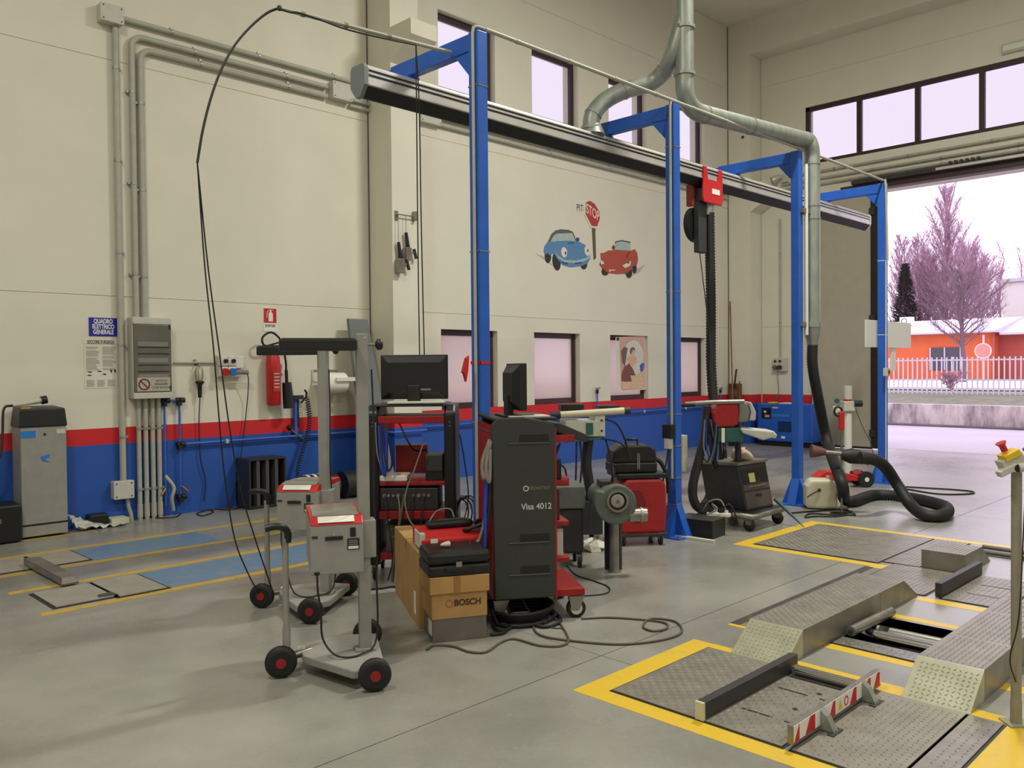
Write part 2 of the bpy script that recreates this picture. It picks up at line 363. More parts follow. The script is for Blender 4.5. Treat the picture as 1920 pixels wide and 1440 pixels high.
# second leaf, folded outwards behind the first
MB().box(16.02, 16.07, 6.46, 7.58, 0.05, 4.86).build('folded_leaf', M_door, dl)
tk = struct(MB().box(15.90, 16.13, 2.3, 7.0, 4.87, 4.99).build('trim_1', M_brownf, None, 0.006))
MB().box(15.80, 15.90, 2.3, 6.75, 4.985, 5.06).build('door_track', M_dkmetal, tk, 0.004)
MB().box(15.79, 15.80, 2.3, 5.25, 5.0, 5.045).build('track_cover', M_alu, tk)
for i in range(6): MB().cyl((15.80, 5.02-i*0.09, 5.10), (15.86, 5.02-i*0.09, 5.10), 0.028, 12).build('track_roller', M_dkmetal, tk)
# reveals around the doorway
b = MB(); b.box(WX, WX+0.34, 7.62, 7.68, 0, 4.88); struct(b.build('trim_2', M_brownf))

# ------------------------------------------------------------------ paint on the floor
def line(x0, x1, y0, y1, m, name='painted_line', h=0.0012): MB().box(x0, x1, y0, y1, 0.0002, h).build(name, m, fl)
for (a, c) in ((8.17, 8.26), (7.445, 7.53), (6.84, 6.92), (6.07, 6.16)):
    line(1.25 if a > 7.6 else (2.05 if a > 7 else 1.7), 4.75, a, c, M_ylineold)
line(2.3, 3.0, 8.92, 8.985, M_ylineold); line(1.2, 2.15, 7.445, 7.53, M_ylineold)
line(2.53, 3.66, 7.56, 8.14, M_bluepad, 'painted_panel'); line(2.585, 4.3, 6.19, 6.80, M_bluepad, 'painted_panel')
line(3.66, 4.7, 7.56, 8.14, M_floor, 'bare_panel')
# yellow borders of the tester bay, front
line(3.135, 4.22, 2.60, 2.735, M_yline); line(3.135, 3.25, 0.0, 2.60, M_yline); line(4.155, 4.225, 2.46, 2.60, M_yline)
line(4.17, 4.29, 1.545, 2.125, M_yline); line(4.60, 4.69, 1.545, 2.125, M_yline); line(5.45, 5.53, 1.545, 2.125, M_yline); line(5.95, 6.06, 1.545, 2.11, M_yline)
line(3.58, 4.20, 0.90, 1.088, M_yline); line(4.165, 4.25, 0.2, 1.235, M_yline); line(4.6, 4.7, 0.3, 1.23, M_yline)
line(4.60, 4.72, 2.46, 2.74, M_yline)
# yellow border of the rear plate
line(6.72, 8.27, 3.83, 3.95, M_yline); line(6.72, 6.83, 2.72, 3.83, M_yline); line(6.47, 6.83, 2.62, 2.72, M_yline); line(8.16, 8.27, 1.6, 3.83, M_yline)

# ------------------------------------------------------------------ outside
ext = struct(MB().box(WX+0.34, 70, -25, 60, -0.3, -0.02).build('ground_outside', mat('pale_asphalt', srgb(178, 172, 178), 0.75, noise=0.08, nscale=0.6)))
struct(MB().box(WX+0.3, WX+0.345, -8, WY, -0.3, -0.001).build('trim_3', M_dkmetal))
M_stain = worn_paint('stained_concrete', srgb(206, 196, 190), srgb(134, 122, 124), 0.5, 2.2, 0.85, (1, 1, 0.35))
M_grass = mat('winter_grass', srgb(112, 114, 92), 0.95, noise=0.3, nscale=4, bump=0.6, bscale=20)
cw = struct(MB().box(23.5, 23.85, -12, 40, -0.02, 0.54).build('retaining_wall', M_stain))
MB().box(23.1, 23.5, -12, 40, -0.02, 0.02).build('gutter', mat('damp_gutter', srgb(96, 90, 90), 0.9, noise=0.2, nscale=3), cw)
struct(MB().prism([(23.85, 0), (23.85, 0.5), (27.6, 0.66), (30, 0.7), (75, 0.9), (75, 0)], -25, 60, 'y').build('verge_outside', M_grass))
tag(MB().box(30.5, 44, -20, 45, 0.73, 0.81).build('pale_yard', mat('pale_gravel', srgb(215, 208, 212), 0.9, noise=0.05, nscale=2)), 'pale gravel yard behind the railing fence', 'yard')['kind'] = 'structure'
# fence
M_fence = mat('zinc_fence', srgb(206, 202, 210), 0.5)
ft = thing('palisade_fence', 'pale zinc railing fence between the grass verge and the orange building', 'fence', (28, 9, 0.62))
for z in (0.72, 1.09, 1.70): MB().box(28.0, 28.04, -2, 20, z, z+0.045).build('rail', M_fence, ft, world=True)
sl = None
for i in range(150):
    y = -1.9+i*0.145
    if sl is None:
        sl = MB().box(-0.012, 0.012, -0.018, 0.018, 0.0, 1.17).build('slat', M_fence, ft); sl.location = (-0.015, y-9, 0.02)
    else:
        c = sl.copy(); COL.objects.link(c); c.parent = ft; c.location = (-0.015, y-9, 0.02)
for i in range(9):
    MB().box(28.05, 28.11, -2+i*2.7, -1.93+i*2.7, 0.6, 1.82).build('post', M_fence, ft, world=True)
# orange building
M_or = mat('orange_render', srgb(226, 112, 66), 0.8, noise=0.06, nscale=2); M_or2 = mat('dull_red_render', srgb(186, 92, 76), 0.8, noise=0.06, nscale=2)
M_roof = mat('pale_sheet_roof', srgb(196, 190, 200), 0.6, noise=0.05, nscale=1)
ob = thing('orange_building', 'long low orange building with pale roof across the road', 'building', (46, 16, 0.7))
MB().box(46, 54, 12.55, 27, 0.7, 3.3).build('wall', M_or, ob, world=True)
MB().box(46.6, 54, -4, 12.55, 0.7, 3.15).build('red_wall', M_or2, ob, world=True)
MB().prism([(45.2, 3.2), (50, 4.05), (55, 3.2), (55, 3.12), (45.2, 3.12)], 12.3, 27.5, 'y').build('roof', M_roof, ob, world=True)
MB().prism([(45.8, 3.1), (50, 4.0), (55, 3.1), (55, 3.0), (45.8, 3.0)], -4.5, 12.3, 'y').build('roof', M_roof, ob, world=True)
wf = MB().box(45.93, 46.0, 14.05, 15.55, 1.3, 2.45).build('window', mat('dark_window', srgb(70, 68, 76), 0.3), ob, world=True)
for yy in (14.05, 14.8, 15.49): MB().box(45.9, 45.935, yy, yy+0.06, 1.3, 2.45).build('window_bar', M_fence, wf, world=True)
MB().box(46.55, 46.6, 9.6, 9.85, 1.5, 2.5).build('slit_window', MATS['dark_window'], ob, world=True)
MB().box(45.8, 45.98, 12.5, 12.62, 0.7, 3.1).build('downpipe', M_or2, ob, world=True)
ac = thing('air_conditioner', 'white air conditioner unit standing on the orange building roof', 'air conditioner', (48.2, 17.5, 3.98))
MB().box(-0.2, 0.2, -0.32, 0.32, -0.25, 0.22).build('casing', M_white, ac); MB().ring((-0.21, 0.08, 0.0), (-0.20, 0.08, 0.0), 0.15, 0.12, 20).build('fan_guard', M_dkmetal, ac)
wh = thing('white_warehouse', 'white flat warehouse far behind the bare trees', 'building', (70, 12, 0.7))
MB().box(70, 80, 2, 18.6, 0, 7.6).build('wall', M_signwhite, wh, world=True); MB().box(69.8, 80.2, 1.8, 18.8, 7.6, 7.85).build('roof_edge', M_fence, wh, world=True)
# round road sign
rs = thing('road_sign', 'round red road sign on a thin pole behind the railing', 'sign', (31, 10.45-1.25, 0.73)); q = AX(1844, 658, 31); rs.location = (31, q.y, 0.81)
MB().cyl((0, 0, 0), (0, 0, 1.75), 0.03, 10).build('pole', M_fence, rs); MB().cyl((-0.05, 0, q.z-0.81), (-0.03, 0, q.z-0.81), 0.26, 24).build('disc', mat('faded_red_disc', srgb(232, 150, 140), 0.5), rs)
MB().ring((-0.056, 0, q.z-0.81), (-0.05, 0, q.z-0.81), 0.26, 0.23, 24).build('rim', M_signwhite, rs)
# trees
M_bark = mat('bare_bark', srgb(136, 108, 120), 0.9, noise=0.2, nscale=4); M_twig = mat('bare_twigs', srgb(168, 134, 148), 0.9)
M_bark2 = mat('dark_bark', srgb(112, 92, 98), 0.9)
def tree(name, label, base, H, spread, seed, fast=0.7, twigs=900, trunk_r=0.16, m=M_bark, clear=0.12, group='bare poplars behind the orange building'):
    rnd = random.Random(seed); t = thing(name, label, 'tree', base, 0, group)
    tr = MB(); tr.tube([(rnd.uniform(-.1, .1)*k, rnd.uniform(-.1, .1)*k, H*k/6) for k in range(7)], trunk_r, 7, rf=lambda i: trunk_r*(1-i/6.6))
    tr.build('trunk', m, t); b = MB(); n1 = 46
    def tri(p, q, r):
        d = (q-p).normalized(); a = d.orthogonal().normalized()*r; c = d.cross(a)
        vs = [p+a, p-a*0.5+c*0.87, p-a*0.5-c*0.87, q]
        b.add(vs, [(0, 1, 3), (1, 2, 3), (2, 0, 3)])
    for i in range(n1):
        h = H*(clear+(0.93-clear)*i/n1); ang = i*2.4+rnd.random(); up = fast
        L = spread*(1-0.75*(i/n1)**1.5)*rnd.uniform(0.7, 1.2)*(0.5+0.5*min(1, i/6))
        d = Vector((math.cos(ang)*(1-up), math.sin(ang)*(1-up), up)).normalized()
        p = Vector((0, 0, h)); q = p+d*L; tri(p, q, trunk_r*0.28*(1-0.6*i/n1))
        for j in range(int(twigs/n1)):
            s = p.lerp(q, rnd.uniform(0.15, 1)); a2 = rnd.uniform(0, 6.28)
            d2 = (d+Vector((math.cos(a2), math.sin(a2), rnd.uniform(-0.2, 0.8)))*0.7).normalized()
            e = s+d2*L*rnd.uniform(0.15, 0.42); tri(s, e, 0.014)
            for _ in range(2):
                s2 = s.lerp(e, rnd.uniform(.3, .95)); a3 = rnd.uniform(0, 6.28)
                tri(s2, s2+(d2+Vector((math.cos(a3), math.sin(a3), rnd.uniform(-.1, .7)))*0.8).normalized()*L*rnd.uniform(0.08, 0.2), 0.009)
    o = b.build('branches', M_twig if m == M_bark else m, t); o['kind'] = 'stuff'; return t
def treeat(px, toppy, x, **k):
    q = AX(px, toppy, x); return tree(base=(x, q.y, 0.8), H=q.z-0.8, **k)
treeat(1772, 342, 60, name='bare_poplar', label='tallest bare poplar, its tip highest above the orange building', spread=4.2, seed=1, twigs=3200, trunk_r=0.24)
treeat(1722, 440, 62, name='bare_poplar', label='bare poplar left of the tallest one, behind the conifer', spread=3.6, seed=2, twigs=2200)
treeat(1690, 436, 64, name='bare_poplar', label='leftmost bare poplar, half hidden by the blue post', spread=3.4, seed=3, twigs=2200)
treeat(1742, 478, 60, name='bare_poplar', label='shorter bare poplar between conifer and tallest poplar', spread=3.6, seed=4, twigs=2000)
treeat(1815, 455, 58, name='bare_poplar', label='bare poplar right of the tallest one, behind the spreading tree', spread=3.8, seed=5, twigs=2200)
treeat(1842, 475, 61, name='bare_poplar', label='bare poplar just left of the white warehouse', spread=3.4, seed=6, twigs=1800)
treeat(1876, 445, 82, name='bare_poplar', label='slim bare poplar above the left end of the white warehouse roof', spread=2.8, seed=7, twigs=700)
treeat(1915, 455, 84, name='bare_poplar', label='faint bare poplar at the right edge above the white warehouse', spread=2.8, seed=8, twigs=700)
treeat(1806, 500, 40, name='bare_tree', label='spreading bare tree standing in front of the orange building', spread=2.9, seed=11, twigs=700, fast=0.45, trunk_r=0.13, m=M_bark2, clear=0.28, group=None)
treeat(1782, 705, 27, name='bare_shrub', label='small leafless shrub on the grass before the fence', spread=0.55, seed=12, twigs=300, fast=0.5, trunk_r=0.02, m=M_twig, clear=0.05, group=None)
cf = thing('conifer', 'dark green conifer behind the left end of orange building', 'tree', (58, AX(1697, 500, 58).y, 0.8)); hz = AX(1697, 497, 58).z-0.8
MB().cyl((0, 0, 0), (0, 0, hz*0.5), 0.12, 8).build('trunk', M_bark2, cf); b = MB(); rnd = random.Random(5)
for i in range(4200):
    h = rnd.random()**1.1; r = (1-h)*1.7*rnd.uniform(0.5, 1.05)+0.03; a = rnd.uniform(0, 6.28); p = Vector((math.cos(a)*r, math.sin(a)*r, 0.5+h*(hz-0.5)))
    d = Vector((math.cos(a), math.sin(a), 0.5))*0.28; s = Vector((-math.sin(a), math.cos(a), 0))*0.07
    b.add([p-s, p+s, p+d], [(0, 1, 2)])
b.build('foliage', mat('conifer_green', srgb(74, 70, 62), 0.9, noise=0.3, nscale=3), cf)['kind'] = 'stuff'
# ------------------------------------------------------------------ ceiling lamps (out of frame above)
M_tube = mat('lamp_diffuser', (1, 1, 1), 0.5, emit=((1.0, 1.0, 0.89), 9))
def lamp(x, y, power, label, z=8.30):
    t = thing('ceiling_lamp', label, 'lamp', (x, y, z), 0, 'industrial ceiling lamps')
    MB().box(-0.75, 0.75, -0.11, 0.11, 0.03, 0.10).build('housing', M_lgrey, t, 0.01)
    MB().box(-0.72, 0.72, -0.09, 0.09, 0.0, 0.03).build('diffuser', M_tube, t, 0.01)
    for s in (-0.6, 0.6): MB().cyl((s, 0, 0.1), (s, 0, CZ-z), 0.006, 6).build('hanger', M_steel, t)
    l = bpy.data.lights.new('lamp_light', 'AREA'); l.shape = 'RECTANGLE'; l.size = 1.44; l.size_y = 0.2; l.energy = power; l.color = (1.0, 1.0, 0.89)
    lo = bpy.data.objects.new('lamp_light', l); COL.objects.link(lo); lo.parent = t; lo.location = (0, 0, -0.02)
    return t
lamp(8.4, 3.0, LAMP_W*5.6, 'ceiling lamp over the bay nearest the folding door')
lamp(-0.5, 3.2, LAMP_W*3.2, 'ceiling lamp above the left half of the hall')
lamp(8.2, -4.0, LAMP_W*2.4, 'ceiling lamp far behind the tester bay')
lamp(-4.0, -3.5, LAMP_W*1.8, 'ceiling lamp in the rear left of the hall')
lamp(2.5, -3.0, LAMP_W*1.6, 'ceiling lamp in the middle rear of the hall')

# ------------------------------------------------------------------ blue gantry posts
GY, GZ = 4.55, 4.05
def post(x, label, extra=None):
    t = thing('gantry_post', label, 'post', (x, GY, 0), 0, 'blue gantry posts carrying the exhaust rail'); s = 0.05
    MB().box(-s, s, -s, s, 0.012, GZ).build('column', M_blue, t, 0.008)
    MB().box(-0.04, 0.04, s, 1.0, GZ-0.13, GZ-0.005).build('arm', M_blue, t, 0.005)
    MB().box(-0.03, 0.03, 1.0, 1.04, GZ-0.16, GZ-0.02).build('arm_end_bracket', M_blue, t)
    MB().prism([(s, GZ-0.13), (0.22, GZ-0.13), (s, GZ-0.32)], -0.03, 0.03, 'x').build('arm_gusset', M_blue, t)
    MB().box(-0.17, 0.17, -0.17, 0.17, 0, 0.012).build('base_plate', M_blue, t)
    for q in (1, -1):
        MB().prism([(q*s, 0.012), (q*0.165, 0.012), (q*s, 0.30)], -s, s, 'x').build('foot_gusset', M_blue, t)
        MB().prism([(q*s, 0.012), (q*0.165, 0.012), (q*s, 0.30)], -s, s, 'y').build('foot_gusset', M_blue, t)
    for a in (-0.14, 0.14):
        for c in (-0.14, 0.14): MB().cyl((a, c, 0.012), (a, c, 0.03), 0.014, 6).build('anchor_bolt', M_steel, t)
    return t
P1 = post(4.22, 'blue gantry post nearest the camera with red tape band')
P2 = post(6.70, 'blue gantry post with black control box at its foot')
P3 = post(9.18, 'blue gantry post with galvanised duct clamped beside it')
P4 = post(11.66, 'blue gantry post beside the open door, white boards behind')
def tie(P, z, m=M_cablegrey, h=0.006): MB().ring((0, 0, z), (0, 0, z+h), 0.0755, 0.068, 4).build('cable_tie', m, P).rotation_euler = (0, 0, math.radians(45)) if False else (0, 0, 0)
def band(P, z, m, h=0.008, s=0.053):
    b = MB(); b.box(-s, s, -s, -s+0.004, z, z+h); b.box(-s, s, s-0.004, s, z, z+h); b.box(-s, -s+0.004, -s, s, z, z+h); b.box(s-0.004, s, -s, s, z, z+h); b.build('band', m, P)
for z in (3.65, 2.45, 1.2): band(P1, z, M_cablegrey)
band(P1, 1.63, M_signred, 0.022)
for z in (3.65, 2.3, 1.15, 0.85, 0.55, 0.3): band(P2, z, M_cablegrey)
for z in (3.0, 2.0): band(P4, z, M_white)
# conduits strapped to the posts and along the top
def pconduit(x, z0, label, pts=None):
    p = [(x-0.068, GY-0.02, z0), (x-0.068, GY-0.02, GZ-0.02), (x-0.06, GY-0.02, GZ+0.015), (x-0.035, GY-0.02, GZ+0.03), (x, GY-0.02, GZ+0.033), (x+0.06, GY-0.02, GZ+0.033)]
    return tag(MB().tube(p, 0.0125, 10).build('post_conduit', M_pipe), label, 'conduit', 'grey conduits strapped to the gantry posts')
pconduit(4.22, 0.5, 'grey conduit running down the nearest blue post'); pconduit(6.70, 0.55, 'grey conduit running down the blue post above black box')
tc = thing('top_conduit', 'long grey conduit running along the tops of the blue posts', 'conduit', (4.3, GY-0.02, GZ+0.033))
MB().cyl((4.28, GY-0.02, GZ+0.033), (11.62, GY-0.02, GZ+0.033), 0.016, 10).build('pipe', M_pipe, tc, world=True)
for i in range(12): MB().cyl((4.6+i*0.6, GY-0.02, GZ+0.033), (4.63+i*0.6, GY-0.02, GZ+0.033), 0.0195, 10).build('coupling', M_pipe, tc, world=True)
tag(MB().tube([(11.56, GY-0.07, GZ+0.033), (11.575, GY-0.075, GZ-0.05), (11.62, GY-0.08, 3.0)], 0.016, 8).build('post_conduit', M_pipe), 'short white conduit leaning on the post by the open door', 'conduit', 'grey conduits strapped to the gantry posts')
tag(MB().tube([(11.61, GY-0.062, 3.0), (11.61, GY-0.06, 0.25)], 0.007, 6).build('post_cable', M_white), 'thin white cable taped down the post by the open door', 'cable')
tag(MB().tube([(9.18+0.07, GY-0.08, 3.9), (9.18+0.07, GY-0.08, 1.95)], 0.022, 8).build('post_conduit', M_white), 'white plastic pipe between the galvanised duct and blue post', 'conduit', 'grey conduits strapped to the gantry posts')
sb = thing('switch_box', 'small grey switch box on the post by the open door', 'switch', (11.61, GY-0.06, 1.5)); q = AY(1658, 697, GY-0.06); sb.location = (q.x, GY-0.06, q.z-0.06)
MB().box(-0.05, 0.05, -0.06, -0.002, 0, 0.11).build('housing', M_lgrey, sb, 0.006); MB().box(-0.02, 0.025, -0.068, -0.06, 0.03, 0.08).build('button', M_dkmetal, sb)
for (a, c, d, e, lab, yy) in ((1623, 599, 1708, 653, 'wide white board fixed behind the post by the open door', GY+0.07), (1671, 651, 1680, 695, 'small white sheet hanging below the wide white board', GY+0.085)):
    p = AY(a, c, yy); q = AY(d, e, yy); tag(MB().box(p.x, q.x, yy, yy+0.012, q.z, p.z).build('white_board', M_signwhite, None, 0.002), lab, 'board')

# ------------------------------------------------------------------ exhaust rail
RY = 5.33; hw = 0.085; RT, RB = GZ-0.165, GZ-0.40
xl, xr = 3.74, 12.95
rail = thing('exhaust_rail', 'long aluminium exhaust extraction rail hung under the blue arms', 'rail', (xl, RY, RB))
prof = [(RY-hw+0.02, RT), (RY+hw-0.02, RT), (RY+hw, RT-0.03), (RY+hw, RB+0.075), (RY+0.02, RB), (RY-0.02, RB), (RY-hw, RB+0.075), (RY-hw, RT-0.03)]
MB().prism([(RY-hw+0.02, RT), (RY+hw-0.02, RT), (RY+hw, RT-0.03), (RY+hw, RB+0.075), (RY-hw, RB+0.075), (RY-hw, RT-0.03)], xl, xr, 'x').build('extrusion', M_alu, rail, world=True)
for z in (RT-0.052, RT-0.088): MB().box(xl+0.01, xr-0.01, RY-hw-0.003, RY-hw+0.01, z, z+0.012).build('slot', M_dkmetal, rail, world=True)
for z in (RT-0.04, RT-0.075, RB+0.08): MB().box(xl+0.01, xr-0.01, RY-hw-0.009, RY-hw, z, z+0.010).build('rib', M_alu, rail, world=True)
MB().prism([(RY-hw+0.004, RB+0.074), (RY+hw-0.004, RB+0.074), (RY+0.012, RB+0.002), (RY-0.012, RB+0.002)], xl+0.01, xr-0.01, 'x').build('rubber_lip', M_rubber, rail, world=True)
for x in (xl-0.035, xr): MB().prism([(a+(0.006 if a > RY else -0.006), z+(0.004 if z > RB+0.05 else -0.004)) for a, z in prof], x, x+0.035, 'x').build('end_cap', M_capgrey if x < 5 else M_alu, rail, world=True)
for x in (4.22, 6.70, 9.18, 11.66): MB().box(x-0.06, x+0.06, RY-0.03, RY+0.03, RT, GZ-0.13).build('hanger_block', M_blue, rail, world=True)
# red hose trolley
tx = AY(1337, 355, RY-hw-0.02).x
tr = thing('hose_trolley', 'red trolley with balancer drum hanging on the exhaust rail', 'trolley', (tx, RY, RB))
for sgn, nm in ((-1, 'red_cover'), (1, 'red_cover')):
    y = RY+sgn*(hw+0.012); b = MB(); w = 0.21
    b.prism([(tx-w, RB-0.13), (tx-w*0.9, RB-0.19), (tx+w*0.9, RB-0.19), (tx+w, RB-0.13), (tx+w*0.95, RT-0.02), (tx+w*0.62, RT-0.02), (tx+w*0.5, RB+0.08), (tx-w*0.5, RB+0.08), (tx-w*0.62, RT-0.02), (tx-w*0.95, RT-0.02)], y-0.012, y+0.012, 'y')
    b.build(nm, M_red, tr, 0.006, world=True)
MB().box(tx-0.18, tx+0.18, RY-hw, RY+hw, RB-0.17, RB-0.02).build('carriage', M_dkmetal, tr, 0.006, world=True)
MB().box(tx-0.03, tx+0.13, RY-hw-0.029, RY-hw-0.024, RB-0.08, RB-0.02).build('label', M_signwhite, tr, world=True)
MB().box(tx-0.235, tx-0.18, RY+0.02, RY+0.10, RB-0.22, RB+0.02).build('side_bumper', mat('dull_orange_red', srgb(150, 60, 40), 0.5), tr, world=True)
MB().box(tx-0.19, tx-0.02, RY-0.035, RY+0.035, RB-0.75, RB-0.17).build('balancer_body', M_dgrey, tr, 0.008, world=True)
MB().cyl((tx-0.10, RY+0.04, RB-0.42), (tx-0.10, RY+0.10, RB-0.42), 0.2, 24).build('balancer_drum', M_blackp, tr, world=True)
MB().cyl((tx+0.06, RY, RB-0.30), (tx+0.06, RY, RB-0.17), 0.07, 16).build('hose_collar', M_alu, tr, world=True)
hy = RY-0.02
hp = [(tx+0.06, hy, RB-0.27), (tx+0.065, hy, 3.0), (tx+0.05, hy-0.02, 2.3), (tx, hy-0.05, 1.6), (tx-0.05, hy-0.12, 1.05), (tx-0.2, hy-0.22, 0.6), (tx-0.42, hy-0.30, 0.2), (tx-0.55, hy-0.30, 0.07)]
tag(corrug(hp, 0.056, 0.09, 0.018).build('exhaust_hose', M_rubber), 'black corrugated exhaust hose hanging from the red trolley', 'hose')
tag(MB().tube(spline([(tx-0.12, RY, RB-0.75), (tx-0.13, RY-0.1, 2.2), (tx-0.2, RY-0.3, 1.0), (tx-0.3, RY-0.4, 0.8)]), 0.006, 6).build('balancer_cord', M_cable), 'thin black cord hanging from the red trolley balancer', 'cord')

# ------------------------------------------------------------------ galvanised duct
D = thing('galvanised_duct', 'galvanised round ventilation duct dropping from ceiling and branching to the rail', 'duct', (7.0, 4.6, 4.2))
vx, vy, R = AY(1283, 60, 4.62).x, 4.62, 0.088
def seg(pts, r=R, nm='duct_section', k=0): return MB().tube(spline(pts, 6) if len(pts) > 2 else pts, r, 20).build(nm, M_galv, D, world=True)
def seam(p, d, r=R, w=0.018, e=0.006, nm='seam_ring'):
    d = Vector(d).normalized(); p = Vector(p); MB().ring(p-d*w/2, p+d*w/2, r+e, r-0.002, 20).build(nm, M_galv, D, world=True)
zt = AY(1283, 145, 4.62).z
seg([(vx, vy, CZ), (vx, vy, zt)])
ea = AY(1300, 205, 4.60); eb = AY(1509, 262, 4.50)
dh = (eb-ea).normalized()
el = [Vector((vx, vy, zt)), Vector((vx+0.005, vy, zt-0.14)), Vector((vx+0.07, vy, ea.z+0.05)), Vector((vx+0.18, vy, ea.z+0.0))+dh*0.02, Vector((vx+0.30, vy, ea.z))+dh*0.05]
h0 = el[-1]; h1 = eb
seg(el); seg([h0, h1])
dx, dy = AY(1523, 420, 4.48).x, 4.48
seg([h1, h1+dh*0.08, Vector((dx-0.03, dy, h1.z-0.06)), Vector((dx, dy, h1.z-0.16)), Vector((dx, dy, h1.z-0.26))])
zb = AY(1523, 612, 4.48).z
seg([(dx, dy, h1.z-0.26), (dx, dy, zb)])
for f in (0.0, 0.42, 1.0): seam(h0.lerp(h1, f), dh)
for z in (AY(1283, 52, 4.62).z, zt+0.03): seam((vx, vy, z), (0, 0, 1), e=0.016, w=0.03, nm='clamp_ring')
for z in (h1.z-0.26, 3.45, 3.30): seam((dx, dy, z), (0, 0, 1))
seam((dx, dy, zb+0.02), (0, 0, 1), e=0.022, w=0.06, nm='clamp_ring')
for z in (zb+0.02, 3.37): MB().box(9.16, dx, dy-0.02, dy+0.02, z-0.025, z+0.025).build('wall_clamp', M_steel, D, world=True)
MB().lathe((dx, dy, zb-0.22), [(0.062, 0), (0.068, 0.05), (0.095, 0.14), (0.095, 0.22)], 20).build('reducer', M_galv, D, world=True)
# branch to the rail
j0 = Vector((vx, vy, AY(1283, 30, 4.62).z)); bp = [AY(1262, 100, 4.72), AY(1246, 132, 4.85), AY(1218, 156, 5.0), AY(1170, 170, 5.15), AY(1133, 190, 5.27), AY(1112, 215, 5.32)]
bb = AY(1108, 240, 5.33); bp = [j0]+bp+[bb, Vector((bb.x+0.02, 5.33, RT-0.01))]
MB().tube(spline(bp, 8), R*0.95, 20).build('branch_duct', M_galv, D, world=True)
for i in (2, 4, 6): seam(bp[i], bp[i+1]-bp[i-1], R*0.95, 0.02)
seam(bb, (0, 0, 1), R*0.95, 0.03, 0.014, 'clamp_ring'); MB().lathe((bb.x+0.02, 5.33, RT), [(0.13, 0), (0.12, 0.02), (0.088, 0.10)], 20).build('rail_spigot', M_galv, D, world=True)
# floor hose of the duct
H = [Vector((dx, dy, zb-0.2)), Vector((dx, dy, zb-0.45)), AY(1533, 740, 4.46), AY(1552, 830, 4.42), AZ(1578, 905, 0.35), AZ(1583, 935, 0.10), AZ(1600, 940, 0.062), AZ(1640, 928, 0.062), AZ(1700, 932, 0.062), AZ(1760, 945, 0.062), AZ(1777, 955, 0.062), AZ(1768, 966, 0.062), AZ(1735, 966, 0.062), AZ(1706, 945, 0.12), AZ(1680, 905, 0.32), AZ(1660, 876, 0.50), AZ(1640, 862, 0.60), AZ(1612, 858, 0.63)]
tag(corrug(H, 0.06, 0.06, 0.016, 16).build('floor_hose', M_rubber), 'thick black exhaust hose falling from the duct and looping on the floor', 'hose')
# ------------------------------------------------------------------ things on the back wall
def W(px, py, d=0.0): return AY(px, py, WY-d)
def wrect(a, c, d, e, depth=0.0):
    p = W(a, c, depth); q = W(d, e, depth); return p.x, q.x, min(p.z, q.z), max(p.z, q.z)
def wbox(a, c, d, e, y0, y1, depth=0.0):
    x0, x1, z0, z1 = wrect(a, c, d, e, depth); return MB().box(x0, x1, WY-y1, WY-y0, z0, z1)
def conduit(name, label, pts, r, clips=0.9, m=M_pipe, group='grey conduits on the back wall', cm=M_galv):
    t = thing(name, label, 'conduit', pts[0], 0, group); pts = [Vector(p) for p in pts]
    MB().tube(pts, r, 12).build('pipe', m, t, world=True)
    for a, b in zip(pts, pts[1:]):
        L = (b-a).length
        if L > clips*0.7:
            n = max(1, int(L/clips))
            for i in range(n):
                p = a.lerp(b, (i+0.5)/n); d = (b-a).normalized()
                MB().ring(p-d*0.012, p+d*0.012, r+0.004, r-0.001, 12).build('clip', cm, t, world=True)
                s = d.cross(Vector((0, 1, 0))); c = p+s*(r+0.014); MB().box(c.x-0.012, c.x+0.012, c.y, WY, c.z-0.012, c.z+0.012).build('clip_foot', cm, t, world=True)
    return t
cy = 0.045
def Wc(px, py): return W(px, py, cy)
c1x = (Wc(218, 300).x+Wc(228, 600).x)/2; cbx = Wc(252, 400).x; ccx = Wc(268, 400).x
zA = Wc(215, 40).z; zbx = Wc(233, 905).z
conduit('wall_conduit', 'vertical grey conduit from upper junction box down to floor box', [(c1x, WY-cy, zA), (c1x, WY-cy, zbx)], 0.033)
zp = Wc(270, 600).z
tb = Wc(268, 72); te = Wc(620, 158); tb2 = Wc(283, 88); te2 = Wc(620, 168)
def bend(x, z0, ztop, xe, ze, r=0.12):
    p = [(x, WY-cy, z0), (x, WY-cy, ztop-r)]
    for i in range(1, 6):
        a = i/6*math.pi/2; p.append((x+r-r*math.cos(a), WY-cy, ztop-r+r*math.sin(a)))
    return p+[(x+r, WY-cy, ztop), (xe, WY-cy, ze)]
jx = W(617, 160, 0.1).x
conduit('wall_conduit', 'outer of two grey conduits bending right above the electric panel', bend(cbx, zp, tb.z, jx, tb.z), 0.033)
conduit('wall_conduit', 'inner of two grey conduits bending right above the electric panel', bend(ccx, zp, tb.z-0.12, jx, tb.z-0.12), 0.033)
zt0 = Wc(240, 38).z
conduit('wall_conduit', 'topmost grey conduit running right from the upper junction box', [(W(233, 30, .1).x, WY-cy, zt0), (6.6, WY-cy, zt0)], 0.03)
